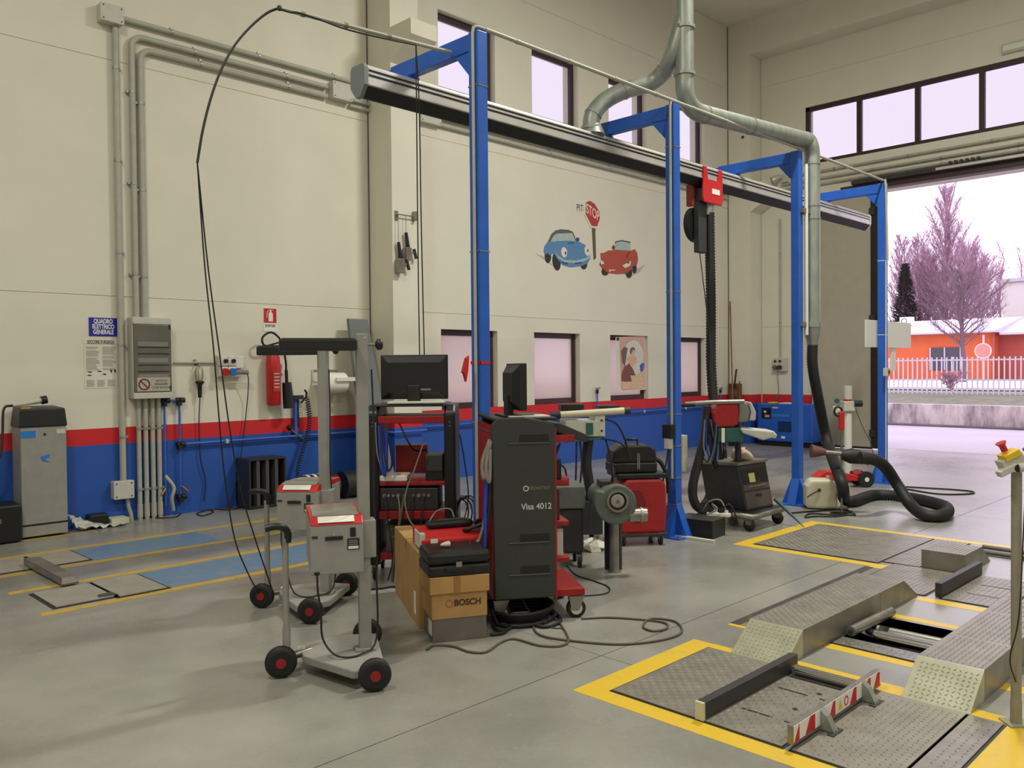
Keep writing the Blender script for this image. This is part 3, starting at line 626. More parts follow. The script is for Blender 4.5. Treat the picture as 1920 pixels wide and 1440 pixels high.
def jbox(a, c, d, e, label, depth=0.11):
    t = thing('junction_box', label, 'junction box', (0, WY, 0), 0, 'grey junction boxes on the walls'); x0, x1, z0, z1 = wrect(a, c, d, e, depth); t.location = (x0, WY, z0)
    MB().box(x0, x1, WY-depth+0.025, WY, z0, z1).build('body', M_lgrey, t, 0.008, world=True)
    MB().box(x0-0.004, x1+0.004, WY-depth, WY-depth+0.025, z0-0.004, z1+0.004).build('lid', M_lgrey, t, 0.008, world=True); LID = [q for q in bpy.data.objects if q.parent == t and q.name.startswith('lid')][0]
    for x in (x0+0.025, x1-0.025):
        for z in (z0+0.025, z1-0.025): MB().cyl((x, WY-depth-0.004, z), (x, WY-depth, z), 0.008, 8).build('screw', M_dkmetal, LID, world=True)
    return t
jbox(189, 2, 233, 47, 'junction box highest on the wall at top left', 0.13)
jbox(625, 150, 661, 191, 'junction box behind the left end of the exhaust rail', 0.12)
jbox(214, 904, 252, 933, 'pale junction box low on the blue wall band')
conduit('wall_conduit', 'short bent conduit from low junction box into the floor', [W(238, 930, cy), W(241, 950, cy), W(245, 962, cy), Vector((W(247, 968, cy).x, WY-cy, 0.0))], 0.02, 9)
# far wall run under the rail, right of the pillar
x0 = px1+0.02; xa, xb, za, zb2 = wrect(790, 205, 828, 236, 0.1)
jb = jbox(790, 205, 828, 236, 'junction box just right of the pillar below the rail', 0.1)
conduit('wall_conduit', 'upper of two grey conduits running right under the rail', [(xb, WY-0.04, (za+zb2)/2+0.05), (15.6, WY-0.04, (za+zb2)/2+0.05)], 0.028, 1.3)
conduit('wall_conduit', 'lower of two grey conduits running right under the rail', [(xb, WY-0.04, (za+zb2)/2-0.05), (15.6, WY-0.04, (za+zb2)/2-0.05)], 0.028, 1.3)
conduit('wall_conduit', 'upper stub of conduit running under the junction box to the pillar', [(W(655, 180, .04).x, WY-0.04, za+0.06), (px0-0.01, WY-0.04, za+0.06)], 0.025, 1.3)
conduit('wall_conduit', 'lower stub of conduit running under the junction box to the pillar', [(W(655, 186, .04).x, WY-0.04, za-0.02), (px0-0.01, WY-0.04, za-0.02)], 0.025, 1.3)
# electric panel
x0, x1, z0, z1 = wrect(249, 594, 324, 746, 0.17); d = 0.17
ep = thing('electric_panel', 'grey electric distribution panel with smoked window on the wall', 'electric panel', (x0, WY, z0))
MB().box(x0, x1, WY-d+0.03, WY, z0, z1).build('cabinet', M_lgrey, ep, 0.008, world=True)
fy = WY-d; pw = x1-x0; ph = z1-z0
MB().box(x0, x1, fy, fy+0.03, z1-ph*0.085, z1).build('door_rail', M_lgrey, ep, 0.006, world=True); MB().box(x0, x1, fy, fy+0.03, z0, z0+ph*0.075).build('door_rail', M_lgrey, ep, 0.006, world=True)
M_smoke = mat('smoked_panel_window', srgb(104, 102, 94), 0.22, noise=0.12, nscale=5)
MB().box(x0+0.01, x1-0.005, fy+0.004, fy+0.03, z0+ph*0.08, z1-ph*0.09).build('smoked_window', M_smoke, ep, 0.004, world=True)
for f in (0.36, 0.44, 0.58, 0.66): MB().box(x0+pw*0.12, x1-pw*0.08, fy, fy+0.004, z1-ph*f-0.012, z1-ph*f).build('breaker_row', M_dkmetal, ep, world=True)
for f in (0.30, 0.50, 0.70): MB().box(x0+pw*0.12, x1-pw*0.1, fy+0.001, fy+0.004, z1-ph*f-0.05, z1-ph*f).build('cover_plate', mat('dim_grey_plate', srgb(132, 130, 120), 0.4), ep, world=True)
for f in (0.10, 0.86): MB().box(x1-0.03, x1-0.012, fy-0.002, fy+0.006, z0+ph*f, z0+ph*f+0.05).build('latch', M_dkmetal, ep, world=True)
lx0, lx1, lz0, lz1 = x0+pw*0.08, x1-pw*0.06, z0+ph*0.09, z0+ph*0.26
pl = MB().box(lx0, lx1, fy-0.001, fy+0.003, lz0, lz1).build('warning_plate', mat('worn_warning_plate', srgb(176, 170, 156), 0.6), ep, world=True)
cx, cz = lx0+pw*0.18, (lz0+lz1)/2
M_mar = mat('dull_red_print', srgb(110, 34, 38), 0.6)
MB().ring((cx, fy-0.003, cz), (cx, fy-0.001, cz), 0.062, 0.048, 28).build('prohibition_ring', M_mar, pl, world=True)
MB().cbox((cx, fy-0.002, cz), (0.11, 0.002, 0.013), Matrix.Rotation(math.radians(45), 3, 'Y')).build('prohibition_bar', M_mar, pl, world=True)
for i, s in enumerate(('VIETATO', 'SPEGNERE', 'CON ACQUA')): text('lettering', s, 0.031, M_ink, on_wall(lx0+pw*0.62, fy-0.002, cz+0.036-i*0.036), pl, 0.0005)
# conduits below the panel
zb0 = z0
for i, (p, lab) in enumerate(zip((259, 272, 285, 297), ('leftmost of four pale conduits below the electric panel', 'second from left of four pale conduits below the electric panel', 'third from left of four pale conduits below the electric panel', 'rightmost of four pale conduits below the electric panel'))):
    x = W(p+2, 850, 0.05).x
    t = conduit('panel_conduit', lab, [(x, WY-0.05, zb0), (x, WY-0.05, 0.0)], 0.024, 0.55)
    MB().cyl((x, WY-0.05, 0.03), (x, WY-0.05, 0.17), 0.029, 12).build('sleeve', M_pipe, t, world=True)
# signs
x0, x1, z0, z1 = wrect(166, 595, 220, 631)
qs = tag(MB().box(x0, x1, WY-0.006, WY-0.001, z0, z1).build('panel_sign', M_signblue, None, 0.001), 'blue sign with white lettering left of the electric panel', 'sign')
for i, s in enumerate(('QUADRO', 'ELETTRICO', 'GENERALE')): text('lettering', s, (z1-z0)*0.33, M_signwhite, on_wall((x0+x1)/2, WY-0.0075, z1-(z1-z0)*(0.2+0.29*i)), qs, 0.0008, bold=0.002, sx=0.68)
x0, x1, z0, z1 = wrect(157, 637, 221, 727)
ns = tag(MB().box(x0, x1, WY-0.004, WY-0.001, z0, z1).build('first_aid_notice', M_paper), 'white printed first aid notice below the blue sign', 'notice')
hgt, wid = z1-z0, x1-x0
text('lettering', "SOCCORSI D'URGENZA", 0.05, M_ink, on_wall((x0+x1)/2, WY-0.005, z1-hgt*0.045), ns, 0.0006, bold=0.001, sx=0.5)
M_fade = mat('faded_print', srgb(168, 164, 156), 0.8); rnd = random.Random(3); b = MB()
b.box(x0+wid*.03, x1-wid*.03, WY-0.005, WY-0.004, z1-hgt*.09, z1-hgt*.08)
for ci in range(2):
    for i in range(26):
        if rnd.random() < 0.12: continue
        xa = x0+wid*(0.05+0.49*ci); L = wid*rnd.uniform(0.28, 0.42); z = z1-hgt*(0.14+0.019*i); b.box(xa, xa+L, WY-0.005, WY-0.004, z-0.006, z)
for ci in range(3):
    for i in range(8): z = z1-hgt*(0.83+0.018*i); b.box(x0+wid*(0.05+0.32*ci), x0+wid*(0.05+0.32*ci)+wid*rnd.uniform(.18, .27), WY-0.005, WY-0.004, z-0.006, z)
b.build('small_print', M_fade, ns)['kind'] = 'stuff'; b = MB()
for (u, v, a, c) in ((.06, .66, .18, .02), (.06, .73, .16, .02), (.36, .65, .16, .02), (.52, .71, .14, .025), (.76, .64, .07, .06), (.88, .64, .07, .06)): b.prism([(x0+wid*u, z1-hgt*v), (x0+wid*(u+a*.4), z1-hgt*(v-c*.6)), (x0+wid*(u+a), z1-hgt*(v-c*.1)), (x0+wid*(u+a*.7), z1-hgt*(v+c))], WY-0.0055, WY-0.004, 'y')
b.build('pictograms', M_ink, ns)['kind'] = 'stuff'
x0, x1, z0, z1 = wrect(493, 577, 519, 622)
es = tag(MB().box(x0, x1, WY-0.006, WY-0.001, z0, z1).build('extinguisher_sign', M_signwhite, None, 0.001), 'red and white extinguisher sign above the fire extinguisher', 'sign')
zr = z0+(z1-z0)*0.37; MB().box(x0+0.006, x1-0.006, WY-0.008, WY-0.006, zr, z1-0.006).build('red_field', M_signred, es)
cx = (x0+x1)/2+0.005; u = (z1-zr)
b = MB(); b.prism([(cx-.027, zr+u*.1), (cx+.03, zr+u*.1), (cx+.03, zr+u*.62), (cx+.012, zr+u*.74), (cx-.01, zr+u*.74), (cx-.027, zr+u*.62)], WY-0.0095, WY-0.008, 'y')
b.box(cx-.008, cx+.012, WY-0.0095, WY-0.008, zr+u*.74, zr+u*.84); b.tube([(cx+.03, WY-0.0088, zr+u*.86), (cx-.02, WY-0.0088, zr+u*.85), (cx-.045, WY-0.0088, zr+u*.7), (cx-.05, WY-0.0088, zr+u*.35)], 0.0045, 5); b.build('pictogram', M_signwhite, es)
text('lettering', 'ESTINTORE', 0.042, M_ink, on_wall((x0+x1)/2, WY-0.007, z0+(z1-z0)*0.24), es, 0.0006, bold=0.0008, sx=0.62)
# fire extinguisher
p = W(514, 700, 0.12); zb3, zt3 = W(514, 760, 0.12).z, W(514, 655, 0.12).z; cx = p.x; yy = WY-0.10
fe = thing('fire_extinguisher', 'red fire extinguisher with black horn hanging on the wall', 'fire extinguisher', (cx, yy, zb3)); hh = zt3-zb3
MB().lathe((cx, yy, zb3), [(0.07, 0), (0.084, 0.012), (0.086, hh*.72), (0.078, hh*.85), (0.05, hh*.95), (0.032, hh)], 22).build('cylinder', M_red, fe, world=True)
MB().cyl((cx, yy, zb3+hh), (cx, yy, zb3+hh+0.05), 0.026, 12).build('valve', M_brass, fe, world=True)
MB().cbox((cx+0.02, yy-0.02, zb3+hh+0.07), (0.17, 0.03, 0.018), Matrix.Rotation(-0.25, 3, 'Y')).build('lever', M_blackp, fe, world=True)
MB().cbox((cx+0.02, yy-0.02, zb3+hh+0.045), (0.15, 0.03, 0.014)).build('carry_handle', M_blackp, fe, world=True)
hs = [(cx-0.02, yy-0.03, zb3+hh+0.04), (cx-0.14, yy-0.04, zb3+hh+0.05), (cx-0.16, yy-0.05, zb3+hh+0.14), (cx-0.05, yy-0.06, zb3+hh+0.20), (cx+0.07, yy-0.07, zb3+hh+0.10), (cx+0.13, yy-0.06, zb3+hh-0.12), (cx+0.145, yy-0.05, zb3+hh-0.27)]
MB().tube(spline(hs), 0.013, 10).build('hose', M_rubber, fe, world=True)
a = Vector((cx+0.145, yy-0.05, zb3+hh-0.25)); MB().cyl(a, a+Vector((0.005, 0, -0.15)), 0.02, 12).build('horn_grip', M_blackp, fe, world=True)
MB().cyl(a+Vector((0.005, 0, -0.15)), a+Vector((0.03, 0, -0.46)), 0.055, 18, 0.068).build('horn', M_blackp, fe, world=True)
MB().box(cx-0.05, cx+0.05, yy-0.0885, yy-0.083, zb3+hh*.25, zb3+hh*.62).build('label', mat('red_label', srgb(170, 50, 48), .6), fe, world=True)
for i in range(5): MB().box(cx-0.035, cx+0.03, yy-0.0895, yy-0.0885, zb3+hh*(.32+.06*i), zb3+hh*(.32+.06*i)+0.008).build('label_line', M_signwhite, fe, world=True)
MB().box(cx-0.03, cx+0.03, WY-0.03, WY, zb3+hh*.7, zb3+hh*.8).build('wall_bracket', M_steel, fe, world=True)
q = W(534, 690, .06); tag(MB().cbox((q.x, WY-0.03, q.z), (0.05, 0.004, 0.14), Matrix.Rotation(0.2, 3, 'Y')).build('paper_tag', M_paper), 'white inspection tag beside the fire extinguisher hose', 'tag')
# sockets
def sockets(a, c, dd, e, label, plug=True):
    x0, x1, z0, z1 = wrect(a, c, dd, e, 0.13); t = thing('socket_block', label, 'socket', (x0, WY, z0)); w = (x1-x0); n = 2
    MB().box(x0, x1, WY-0.05, WY, z0, z1).build('back_box', M_lgrey, t, 0.006, world=True)
    for i in range(2):
        u0 = x0+0.01+i*w*0.32; u1 = u0+w*0.30
        for j, (v0, v1) in enumerate(((z0+0.01, (z0+z1)/2-0.004), ((z0+z1)/2+0.004, z1-0.01))):
            m = MB().box(u0, u1, WY-0.12, WY-0.05, v0, v1).build('socket_housing', M_white, t, 0.008, world=True)
            c = ((u0+u1)/2, (v0+v1)/2)
            if j: MB().cyl((c[0]+.01, WY-0.15, c[1]), (c[0]+.01, WY-0.12, c[1]), 0.024, 14).build('switch_knob', M_blackp, m, world=True)
            else: MB().cyl((c[0], WY-0.165, c[1]-0.01), (c[0], WY-0.12, c[1]), 0.042, 16).build('socket_cap', M_red if i == 0 else M_skyblue, m, world=True)
    MB().box(x0+w*.66, x1, WY-0.11, WY-0.05, z0+(z1-z0)*.4, z1-0.01).build('side_box', M_white, t, 0.008, world=True)
    if plug: MB().cyl((x1-0.12, WY-0.14, z0+0.06), (x1+0.03, WY-0.15, z0+0.055), 0.028, 12).build('plug', M_cablegrey, t, world=True)
    return x0, x1, z0, z1
sx0, sx1, sz0, sz1 = sockets(413, 666, 459, 707, 'grey socket block with red and blue caps left of the extinguisher')
cable('socket_cable', 'thin black cable hanging from the socket block to the floor', [(sx1+0.02, WY-0.15, sz0+0.05), (sx1+0.05, WY-0.12, sz0-0.05), W(463, 760, .05), W(452, 850, .05), W(437, 930, .05), Vector((W(430, 945, .06).x, WY-0.06, 0.008)), Vector((5.1, WY-0.25, 0.008))], 0.006, M_cable)
zc = W(360, 680, 0.03).z
conduit('wall_conduit', 'thin horizontal conduit between electric panel and socket block', [(W(326, 680, .03).x, WY-0.025, zc), (sx0, WY-0.025, zc)], 0.011, 0.6)
# inspection lamp
q = W(373, 684, 0.06)
il = thing('inspection_lamp', 'caged inspection lamp with black handle hanging on the wall', 'lamp', (q.x, WY-0.06, q.z-0.28))
MB().cyl((q.x-0.02, WY, q.z), (q.x-0.02, WY-0.07, q.z), 0.008, 8).build('hook', M_dkmetal, il, world=True)
zz = q.z
MB().lathe((q.x, WY-0.06, zz-0.17), [(0.02, 0), (0.03, 0.02), (0.032, 0.09), (0.02, 0.12), (0.006, 0.13)], 14).build('bulb', M_hdpe, il, world=True)
for k in range(6):
    a = k*math.pi/3; pts = [(q.x+math.cos(a)*r, WY-0.06+math.sin(a)*r*0.9, zz+h) for r, h in ((0.03, -0.18), (0.046, -0.14), (0.046, -0.06), (0.028, -0.025), (0.004, -0.012))]
    MB().tube(pts, 0.003, 5).build('cage_wire', M_steel, il, world=True)
MB().lathe((q.x+0.005, WY-0.06, zz-0.37), [(0.02, 0), (0.024, 0.05), (0.026, 0.14), (0.05, 0.17), (0.05, 0.18), (0.03, 0.19)], 14).build('handle', M_blackp, il, world=True)
cable('lamp_cable', 'thin black cable trailing down from the inspection lamp', [(q.x+0.005, WY-0.06, zz-0.37), W(373, 800, .04), W(376, 860, .04), W(385, 900, .03), W(382, 940, .04)], 0.006, M_cable)
# blue air pipes
ax0, ax1, az = W(308, 755, .05).x, W(336, 755, .05).x, W(320, 751, .05).z
ap = thing('air_pipe', 'blue compressed air pipe loop with black elbows right of electric panel', 'pipe', (ax0, WY-.05, az))
zl = W(340, 833, .05).z
MB().tube([(ax0, WY-.05, 0.12), (ax0, WY-.05, az)], 0.013, 8).build('riser', M_bluepipe, ap, world=True)
MB().tube([(ax1, WY-.05, 0.16), (ax1, WY-.05, az)], 0.013, 8).build('riser', M_bluepipe, ap, world=True)
MB().tube([(ax0, WY-.05, az), (ax1, WY-.05, az)], 0.013, 8).build('link_pipe', M_bluepipe, ap, world=True)
MB().tube([(ax1, WY-.05, zl), (6.56, WY-.05, zl), (6.58, WY-.07, zl), (6.58, py0-.03, zl), (6.60, py0-.05, zl), (7.11, py0-.05, zl), (7.13, py0-.03, zl), (7.13, WY-.07, zl), (7.15, WY-.05, zl), (15.65, WY-.05, zl)], 0.015, 8).build('main_pipe', M_bluepipe, ap, world=True)
for (x, z) in ((ax0, az), (ax1, az), (ax1, zl), (ax1, 0.2)):
    e = MB(); e.cyl((x, WY-.05, z-0.06), (x, WY-.05, z+0.03), 0.03, 12); e.cyl((x-0.035, WY-.05, z), (x+0.06, WY-.05, z), 0.03, 12); e.build('elbow', M_rubber, ap, world=True)
for i in (0, 1, 3, 4, 5, 6, 7): MB().cbox((ax1+0.55+i*1.35, WY-.06, zl), (0.03, 0.03, 0.045)).build('pipe_clip', M_lgrey, ap, world=True)
for x, y in ((ax0-.01, .35), (ax0+.17, .36)):
    v = MB(); v.cyl((x, WY-.07, y-.04), (x+(.06 if x > ax0 else -.05), WY-.09, y-.1), 0.014, 8); v.build('tap', M_brass, ap, world=True)
MB().tube(spline([(ax0, WY-.05, .45), (ax0+.07, WY-.1, .32), (ax0+.05, WY-.09, .2), (ax0+.08, WY-.06, .06)]), 0.02, 8).build('drain_hose', M_pipe, ap, world=True)
# air gun holder & spiral hose near the extinguisher
q = W(560, 745, .08)
ag = thing('air_gun_drop', 'blue air drop with black gun and coiled hose below the paper roll', 'air line', (q.x, WY-.06, zl))
MB().box(q.x-0.045, q.x-0.01, WY-0.06, WY-0.02, zl, q.z).build('drop_pipe', M_bluepipe, ag, world=True); MB().box(q.x-0.005, q.x+0.012, WY-0.06, WY-0.02, zl+0.1, q.z).build('regulator_tube', M_blackp, ag, world=True)
MB().cbox((q.x, WY-.07, q.z), (0.12, 0.06, 0.05)).build('manifold', M_dkmetal, ag, world=True)
MB().tube([(q.x+.03, WY-.08, q.z-.07), (q.x+.09, WY-.1, q.z), (q.x+.10, WY-.1, q.z+.05), (q.x+.07, WY-.11, q.z+.09)], 0.014, 8).build('air_gun', M_blackp, ag, world=True)
ps = []; A = Vector((q.x+.10, WY-.1, q.z)); B = Vector((q.x-.02, WY-.15, 0.25))
for i in range(34*8):
    t = i/(34*8); a = i/8*2*math.pi; r = 0.026 if t < .9 else .018; c = A.lerp(B, t)+Vector((math.sin(t*5)*.06, 0, 0)); ps.append(c+Vector((math.cos(a)*r, math.sin(a)*r, 0)))
MB().tube(ps, 0.006, 5).build('coiled_hose', M_cable, ag, world=True)
MB().cyl((q.x-.15, WY-.07, zl+.13), (q.x-.11, WY-.07, zl+.09), 0.03, 12).build('valve_knob', M_rubber, ag, world=True)
MB().tube([(q.x-.12, WY-.06, zl+.1), (q.x+.1, WY-.06, zl-.07)], 0.012, 8).build('cross_pipe', M_steel, ag, world=True)
# paper roll holder
p0, p1 = W(607, 718, .22), W(650, 718, .22); zc = W(630, 718, .22).z
pr = thing('paper_roll_holder', 'white paper towel roll in a wire holder on the wall', 'paper roll', (p0.x, WY-.2, zc))
MB().ring((p0.x, WY-.2, zc), (p0.x+.30, WY-.2, zc), 0.13, 0.035, 28).build('paper_roll', M_signwhite, pr, world=True)
MB().cyl((p0.x-.01, WY-.2, zc), (p0.x+.31, WY-.2, zc), 0.034, 14).build('core', M_card, pr, world=True)
b = MB(); b.tube([(p0.x-.03, WY-.2, zc), (p0.x-.03, WY-.02, zc+.02), (p0.x-.03, WY-.02, zc+.17), (p0.x+.33, WY-.02, zc+.17), (p0.x+.33, WY-.02, zc+.02), (p0.x+.33, WY-.2, zc)], 0.011, 8); b.build('wire_frame', M_lgrey, pr, world=True)
MB().box(p0.x+.1, p0.x+.42, WY-.36, WY-.33, zc+.02, zc+.07).build('tear_bar', M_white, pr, 0.005, world=True)
MB().tube([(p0.x+.33, WY-.2, zc), (p0.x+.40, WY-.33, zc+.045)], .008, 6).build('tear_bar_arm', M_white, pr, world=True)
# tools hung on the pillar
q = AY(742, 402, py0-0.02)
hk = thing('hook_bar', 'small metal hook bar screwed to the pillar', 'hook bar', (q.x, py0, q.z)); e = AY(780, 395, py0-0.1); hx = q.x+.02
b = MB(); b.box(q.x-.005, q.x+.045, py0-.012, py0, q.z-.07, q.z+.05); b.build('plate', M_steel, hk, world=True); kx = AY(779, 396, py0-.05).x
MB().cyl((q.x+.02, py0-.05, q.z+.0), (kx, py0-.05, q.z+.0), 0.008, 8).build('bar', M_steel, hk, world=True)
MB().cyl((q.x+.02, py0-.05, q.z), (q.x+.02, py0, q.z), 0.012, 8).build('standoff', M_steel, hk, world=True)
MB().box(kx-.02, kx+.02, py0-.06, py0, q.z-.05, q.z+.07).build('plate', M_steel, hk, world=True)
for (px, p_a, p_b, lab) in ((749, 458, 512, 'left one of two clamps hanging on the pillar'), (763, 440, 488, 'right one of two clamps hanging on the pillar')):
    a = AY(px, p_a, py0-.07); c = AY(px, p_b, py0-.07); t = thing('hanging_clamp', lab, 'clamp', (a.x, py0-.05, c.z), 0, 'clamps on the pillar')
    MB().tube([(a.x, py0-.05, q.z), (a.x, py0-.05, a.z)], 0.004, 5).build('cord', M_cablegrey, t, world=True)
    MB().cyl((a.x, py0-.05, a.z+.03), (a.x+.03, py0-.05, (a.z+c.z)/2), 0.022, 10, .028).build('grip', M_blackp, t, world=True)
    MB().box(a.x-.03, a.x+.06, py0-.10, py0-.01, c.z, (a.z+c.z)/2).build('jaw', M_steel, t, .008, world=True)
    MB().cyl((a.x+.05, py0-.06, (a.z+c.z)/2-.06), (a.x+.13, py0-.06, (a.z+c.z)/2-.06), .012, 8).build('spindle', M_steel, t, world=True)
    MB().cbox((a.x+.14, py0-.06, (a.z+c.z)/2-.07), (.03, .03, .13), Matrix.Rotation(-.3, 3, 'Y')).build('tommy_bar', M_dkmetal, t, world=True)
# leaning grey board by the pillar
A = [(W(653, 597, .12).x, 0), ]
x0, x1 = AY(654, 597, 9.1).x, AY(690, 597, 9.1).x; zt4 = AY(672, 598, 9.1).z
lb = MB(); lb.add([(x0-.02, 8.66, 0), (x1+.12, 8.66, 0), (x1+.12, 8.72, 0), (x0-.02, 8.72, 0), (x0, 9.10, zt4), (x1, 9.10, zt4), (x1, 9.16, zt4), (x0, 9.16, zt4)], [(0, 3, 2, 1), (4, 5, 6, 7), (0, 1, 5, 4), (2, 3, 7, 6), (0, 4, 7, 3), (1, 2, 6, 5)])
lbt = tag(lb.build('leaning_panel', mat('blue_grey_panel', srgb(112, 118, 118), .5, noise=.06), None, .006), 'tall blue grey metal panel leaning on the wall beside the pillar', 'panel')
# mural
MUR = {n: mat('mural_'+n, srgb(*c), 0.75, noise=0.07, nscale=25) for n, c in dict(blue=(92, 136, 178), dblue=(48, 84, 136), red=(176, 82, 66), dred=(134, 46, 40), grey=(96, 98, 96), glass=(170, 188, 186), white=(226, 222, 210), black=(54, 50, 48), signred=(184, 60, 58), lgrey=(188, 184, 170), brown=(98, 86, 66)).items()}
q = W(1110, 440)
mu = thing('wall_mural', 'painted mural of a blue and a red car under a stop sign', 'mural', (q.x, WY, q.z)); ML = [0]
def mp(x, y): p = W(960+x*280/1833, 340+y*220/1440); return (p.x, p.z)
def mpoly(name, pts, m, par=None):
    ML[0] += 1; y = WY-0.0012-0.0005*ML[0]; return MB().prism([mp(*p) for p in pts], y-0.0005, WY-0.0002, 'y').build(name, MUR[m], mu, world=True)
def oval(cx, cy, rx, ry, n=22, rot=0): return [(cx+rx*math.cos(2*math.pi*i/n)*math.cos(rot)-ry*math.sin(2*math.pi*i/n)*math.sin(rot), cy+rx*math.cos(2*math.pi*i/n)*math.sin(rot)+ry*math.sin(2*math.pi*i/n)*math.cos(rot)) for i in range(n)]
mpoly('ground_shadow', [(280, 885), (400, 925), (520, 1050), (560, 1075), (480, 1030), (390, 960)], 'lgrey'); mpoly('ground_shadow', [(1640, 1015), (1540, 1070), (1465, 1160), (1560, 1120)], 'lgrey')
mpoly('wheel', oval(440, 925, 40, 80), 'black'); mpoly('wheel', oval(545, 985, 50, 112, rot=-.12), 'black'); mpoly('wheel', oval(880, 1020, 42, 62), 'black')
mpoly('blue_car_body', [(440, 735), (395, 800), (386, 860), (400, 905), (430, 880), (470, 910), (510, 880), (560, 960), (620, 1030), (720, 1058), (850, 1040), (930, 1005), (962, 940), (950, 850), (905, 785), (830, 745), (770, 725), (540, 720)], 'blue')
mpoly('blue_car_roof', [(440, 740), (480, 650), (530, 605), (590, 588), (690, 595), (745, 618), (770, 680), (785, 735), (740, 640), (545, 640), (500, 690), (470, 745)], 'grey')
mpoly('side_window', [(470, 745), (500, 680), (545, 640), (550, 735)], 'glass'); mpoly('windscreen', [(556, 735), (548, 642), (735, 634), (780, 735), (670, 728)], 'glass')
mpoly('mirror', oval(803, 715, 22, 26), 'dblue'); mpoly('bonnet_vent', [(680, 752), (760, 746), (756, 762), (686, 766)], 'dblue')
mpoly('bumper', [(520, 850), (570, 920), (640, 965), (780, 972), (900, 945), (960, 900), (960, 935), (900, 975), (780, 1003), (640, 992), (560, 940)], 'glass'); mpoly('bumper_shadow', [(600, 985), (680, 1000), (680, 1022), (620, 1010)], 'dblue'); mpoly('number_plate', [(770, 998), (850, 990), (850, 1008), (772, 1016)], 'dblue')
mpoly('headlamp', oval(636, 872, 36, 64, rot=-.1), 'white'); mpoly('headlamp', oval(922, 850, 36, 66, rot=-.1), 'white'); mpoly('pupil', oval(652, 882, 9, 20), 'black'); mpoly('pupil', oval(924, 850, 8, 18), 'black')
mpoly('sign_post', [(980, 572), (1016, 572), (1026, 940), (1000, 965)], 'brown'); mpoly('stop_sign_border', [(950, 226), (885, 250), (882, 410), (965, 570), (1045, 580), (1085, 470), (1080, 370), (1020, 270)], 'white')
mpoly('stop_sign', [(950, 238), (900, 262), (897, 405), (972, 548), (1038, 556), (1072, 462), (1068, 375), (1010, 280)], 'signred')
p = mp(985, 388); pa, pb = mp(920, 345), mp(1050, 432); shr = (pb[1]-pa[1])/(pb[0]-pa[0])
Ms = on_wall(p[0], WY-0.0012-0.0005*(ML[0]+2), p[1]) @ Matrix(((1, 0, 0, 0), (shr, 1, 0, 0), (0, 0, 1, 0), (0, 0, 0, 1)))
sc = abs(mp(1000, 400)[1]-mp(1000, 500)[1])/100; rx = abs(mp(1000, 400)[0]-mp(1100, 400)[0])/100/sc
text('stop_lettering', 'STOP', 165*sc, MUR['white'], Ms, mu, 0.0004, sx=0.40*rx, bold=0.002)
p = mp(842, 333); text('pit_lettering', 'PIT-', 118*sc, MUR['black'], on_wall(p[0], WY-0.002, p[1]), mu, 0.0004, sx=0.5*rx)
mpoly('wheel', oval(1140, 1105, 42, 50), 'black'); mpoly('wheel', oval(1500, 1070, 24, 60), 'black'); mpoly('wheel', oval(1432, 1115, 38, 72), 'black')
mpoly('red_car_windscreen', [(1258, 840), (1270, 745), (1340, 727), (1445, 750), (1448, 850)], 'glass'); mpoly('windscreen_frame', [(1262, 760), (1270, 738), (1340, 722), (1448, 744), (1446, 758), (1340, 734), (1275, 750)], 'black')
mpoly('red_car_body', [(1085, 880), (1130, 878), (1180, 850), (1260, 845), (1440, 858), (1500, 835), (1530, 880), (1540, 960), (1525, 1030), (1480, 1040), (1450, 1090), (1400, 1130), (1280, 1136), (1160, 1120), (1110, 1075), (1072, 1020), (1090, 960)], 'red')
mpoly('red_car_eye', [(1075, 960), (1110, 985), (1125, 1015), (1085, 1020)], 'white'); mpoly('red_car_eye', [(1345, 1035), (1400, 1005), (1455, 975), (1440, 1035), (1385, 1066)], 'white'); mpoly('pupil', oval(1420, 1000, 10, 14), 'black')
mpoly('grille', [(1185, 1085), (1262, 1085), (1256, 1094), (1200, 1096), (1198, 1112), (1186, 1112)], 'white'); mpoly('headlamp_ridge', [(1385, 930), (1430, 860), (1440, 870), (1400, 940)], 'dred'); mpoly('mirror', oval(1240, 812, 12, 26), 'dred')
# poster on the window
PY = 9.33
def pp(x, y): p = AY(1100+x/8, 600+y/8, PY); return (p.x, p.z)
po = tag(MB().prism([pp(432, 258), pp(868, 240), pp(900, 1042), pp(462, 1084)], PY-0.003, PY, 'y').build('calendar_poster', M_paper), 'calendar poster of a dressed figure before a round white arch on lower window', 'poster'); ML[0] = 0
PC = {n: mat('poster_'+n, srgb(*c), 0.7, noise=0.12, nscale=30) for n, c in dict(rose=(206, 166, 150), arch=(214, 212, 204), skin=(222, 180, 154), brown=(128, 78, 68), sand=(214, 186, 158), hair=(120, 96, 84), blue=(70, 98, 170), black=(40, 34, 40)).items()}
def ppoly(name, pts, m): ML[0] += 1; y = PY-0.003-0.0008*ML[0]; MB().prism([pp(*p) for p in pts], y-0.0006, y, 'y').build(name, PC[m], po)
ppoly('picture_field', [(488, 258), (860, 248), (890, 1030), (515, 1052)], 'rose'); ppoly('ground', [(505, 800), (880, 720), (890, 1030), (515, 1052)], 'sand'); ppoly('round_arch', oval(700, 570, 155, 265, 30), 'arch')
ppoly('foliage', [(510, 470), (560, 400), (610, 420), (590, 560), (570, 700), (530, 640)], 'hair'); ppoly('torso', [(600, 560), (680, 520), (745, 560), (740, 640), (700, 720), (610, 660)], 'skin'); ppoly('head', oval(690, 475, 34, 55), 'skin'); ppoly('hair', [(640, 480), (655, 420), (690, 405), (720, 430), (715, 470), (690, 440), (660, 520)], 'hair')
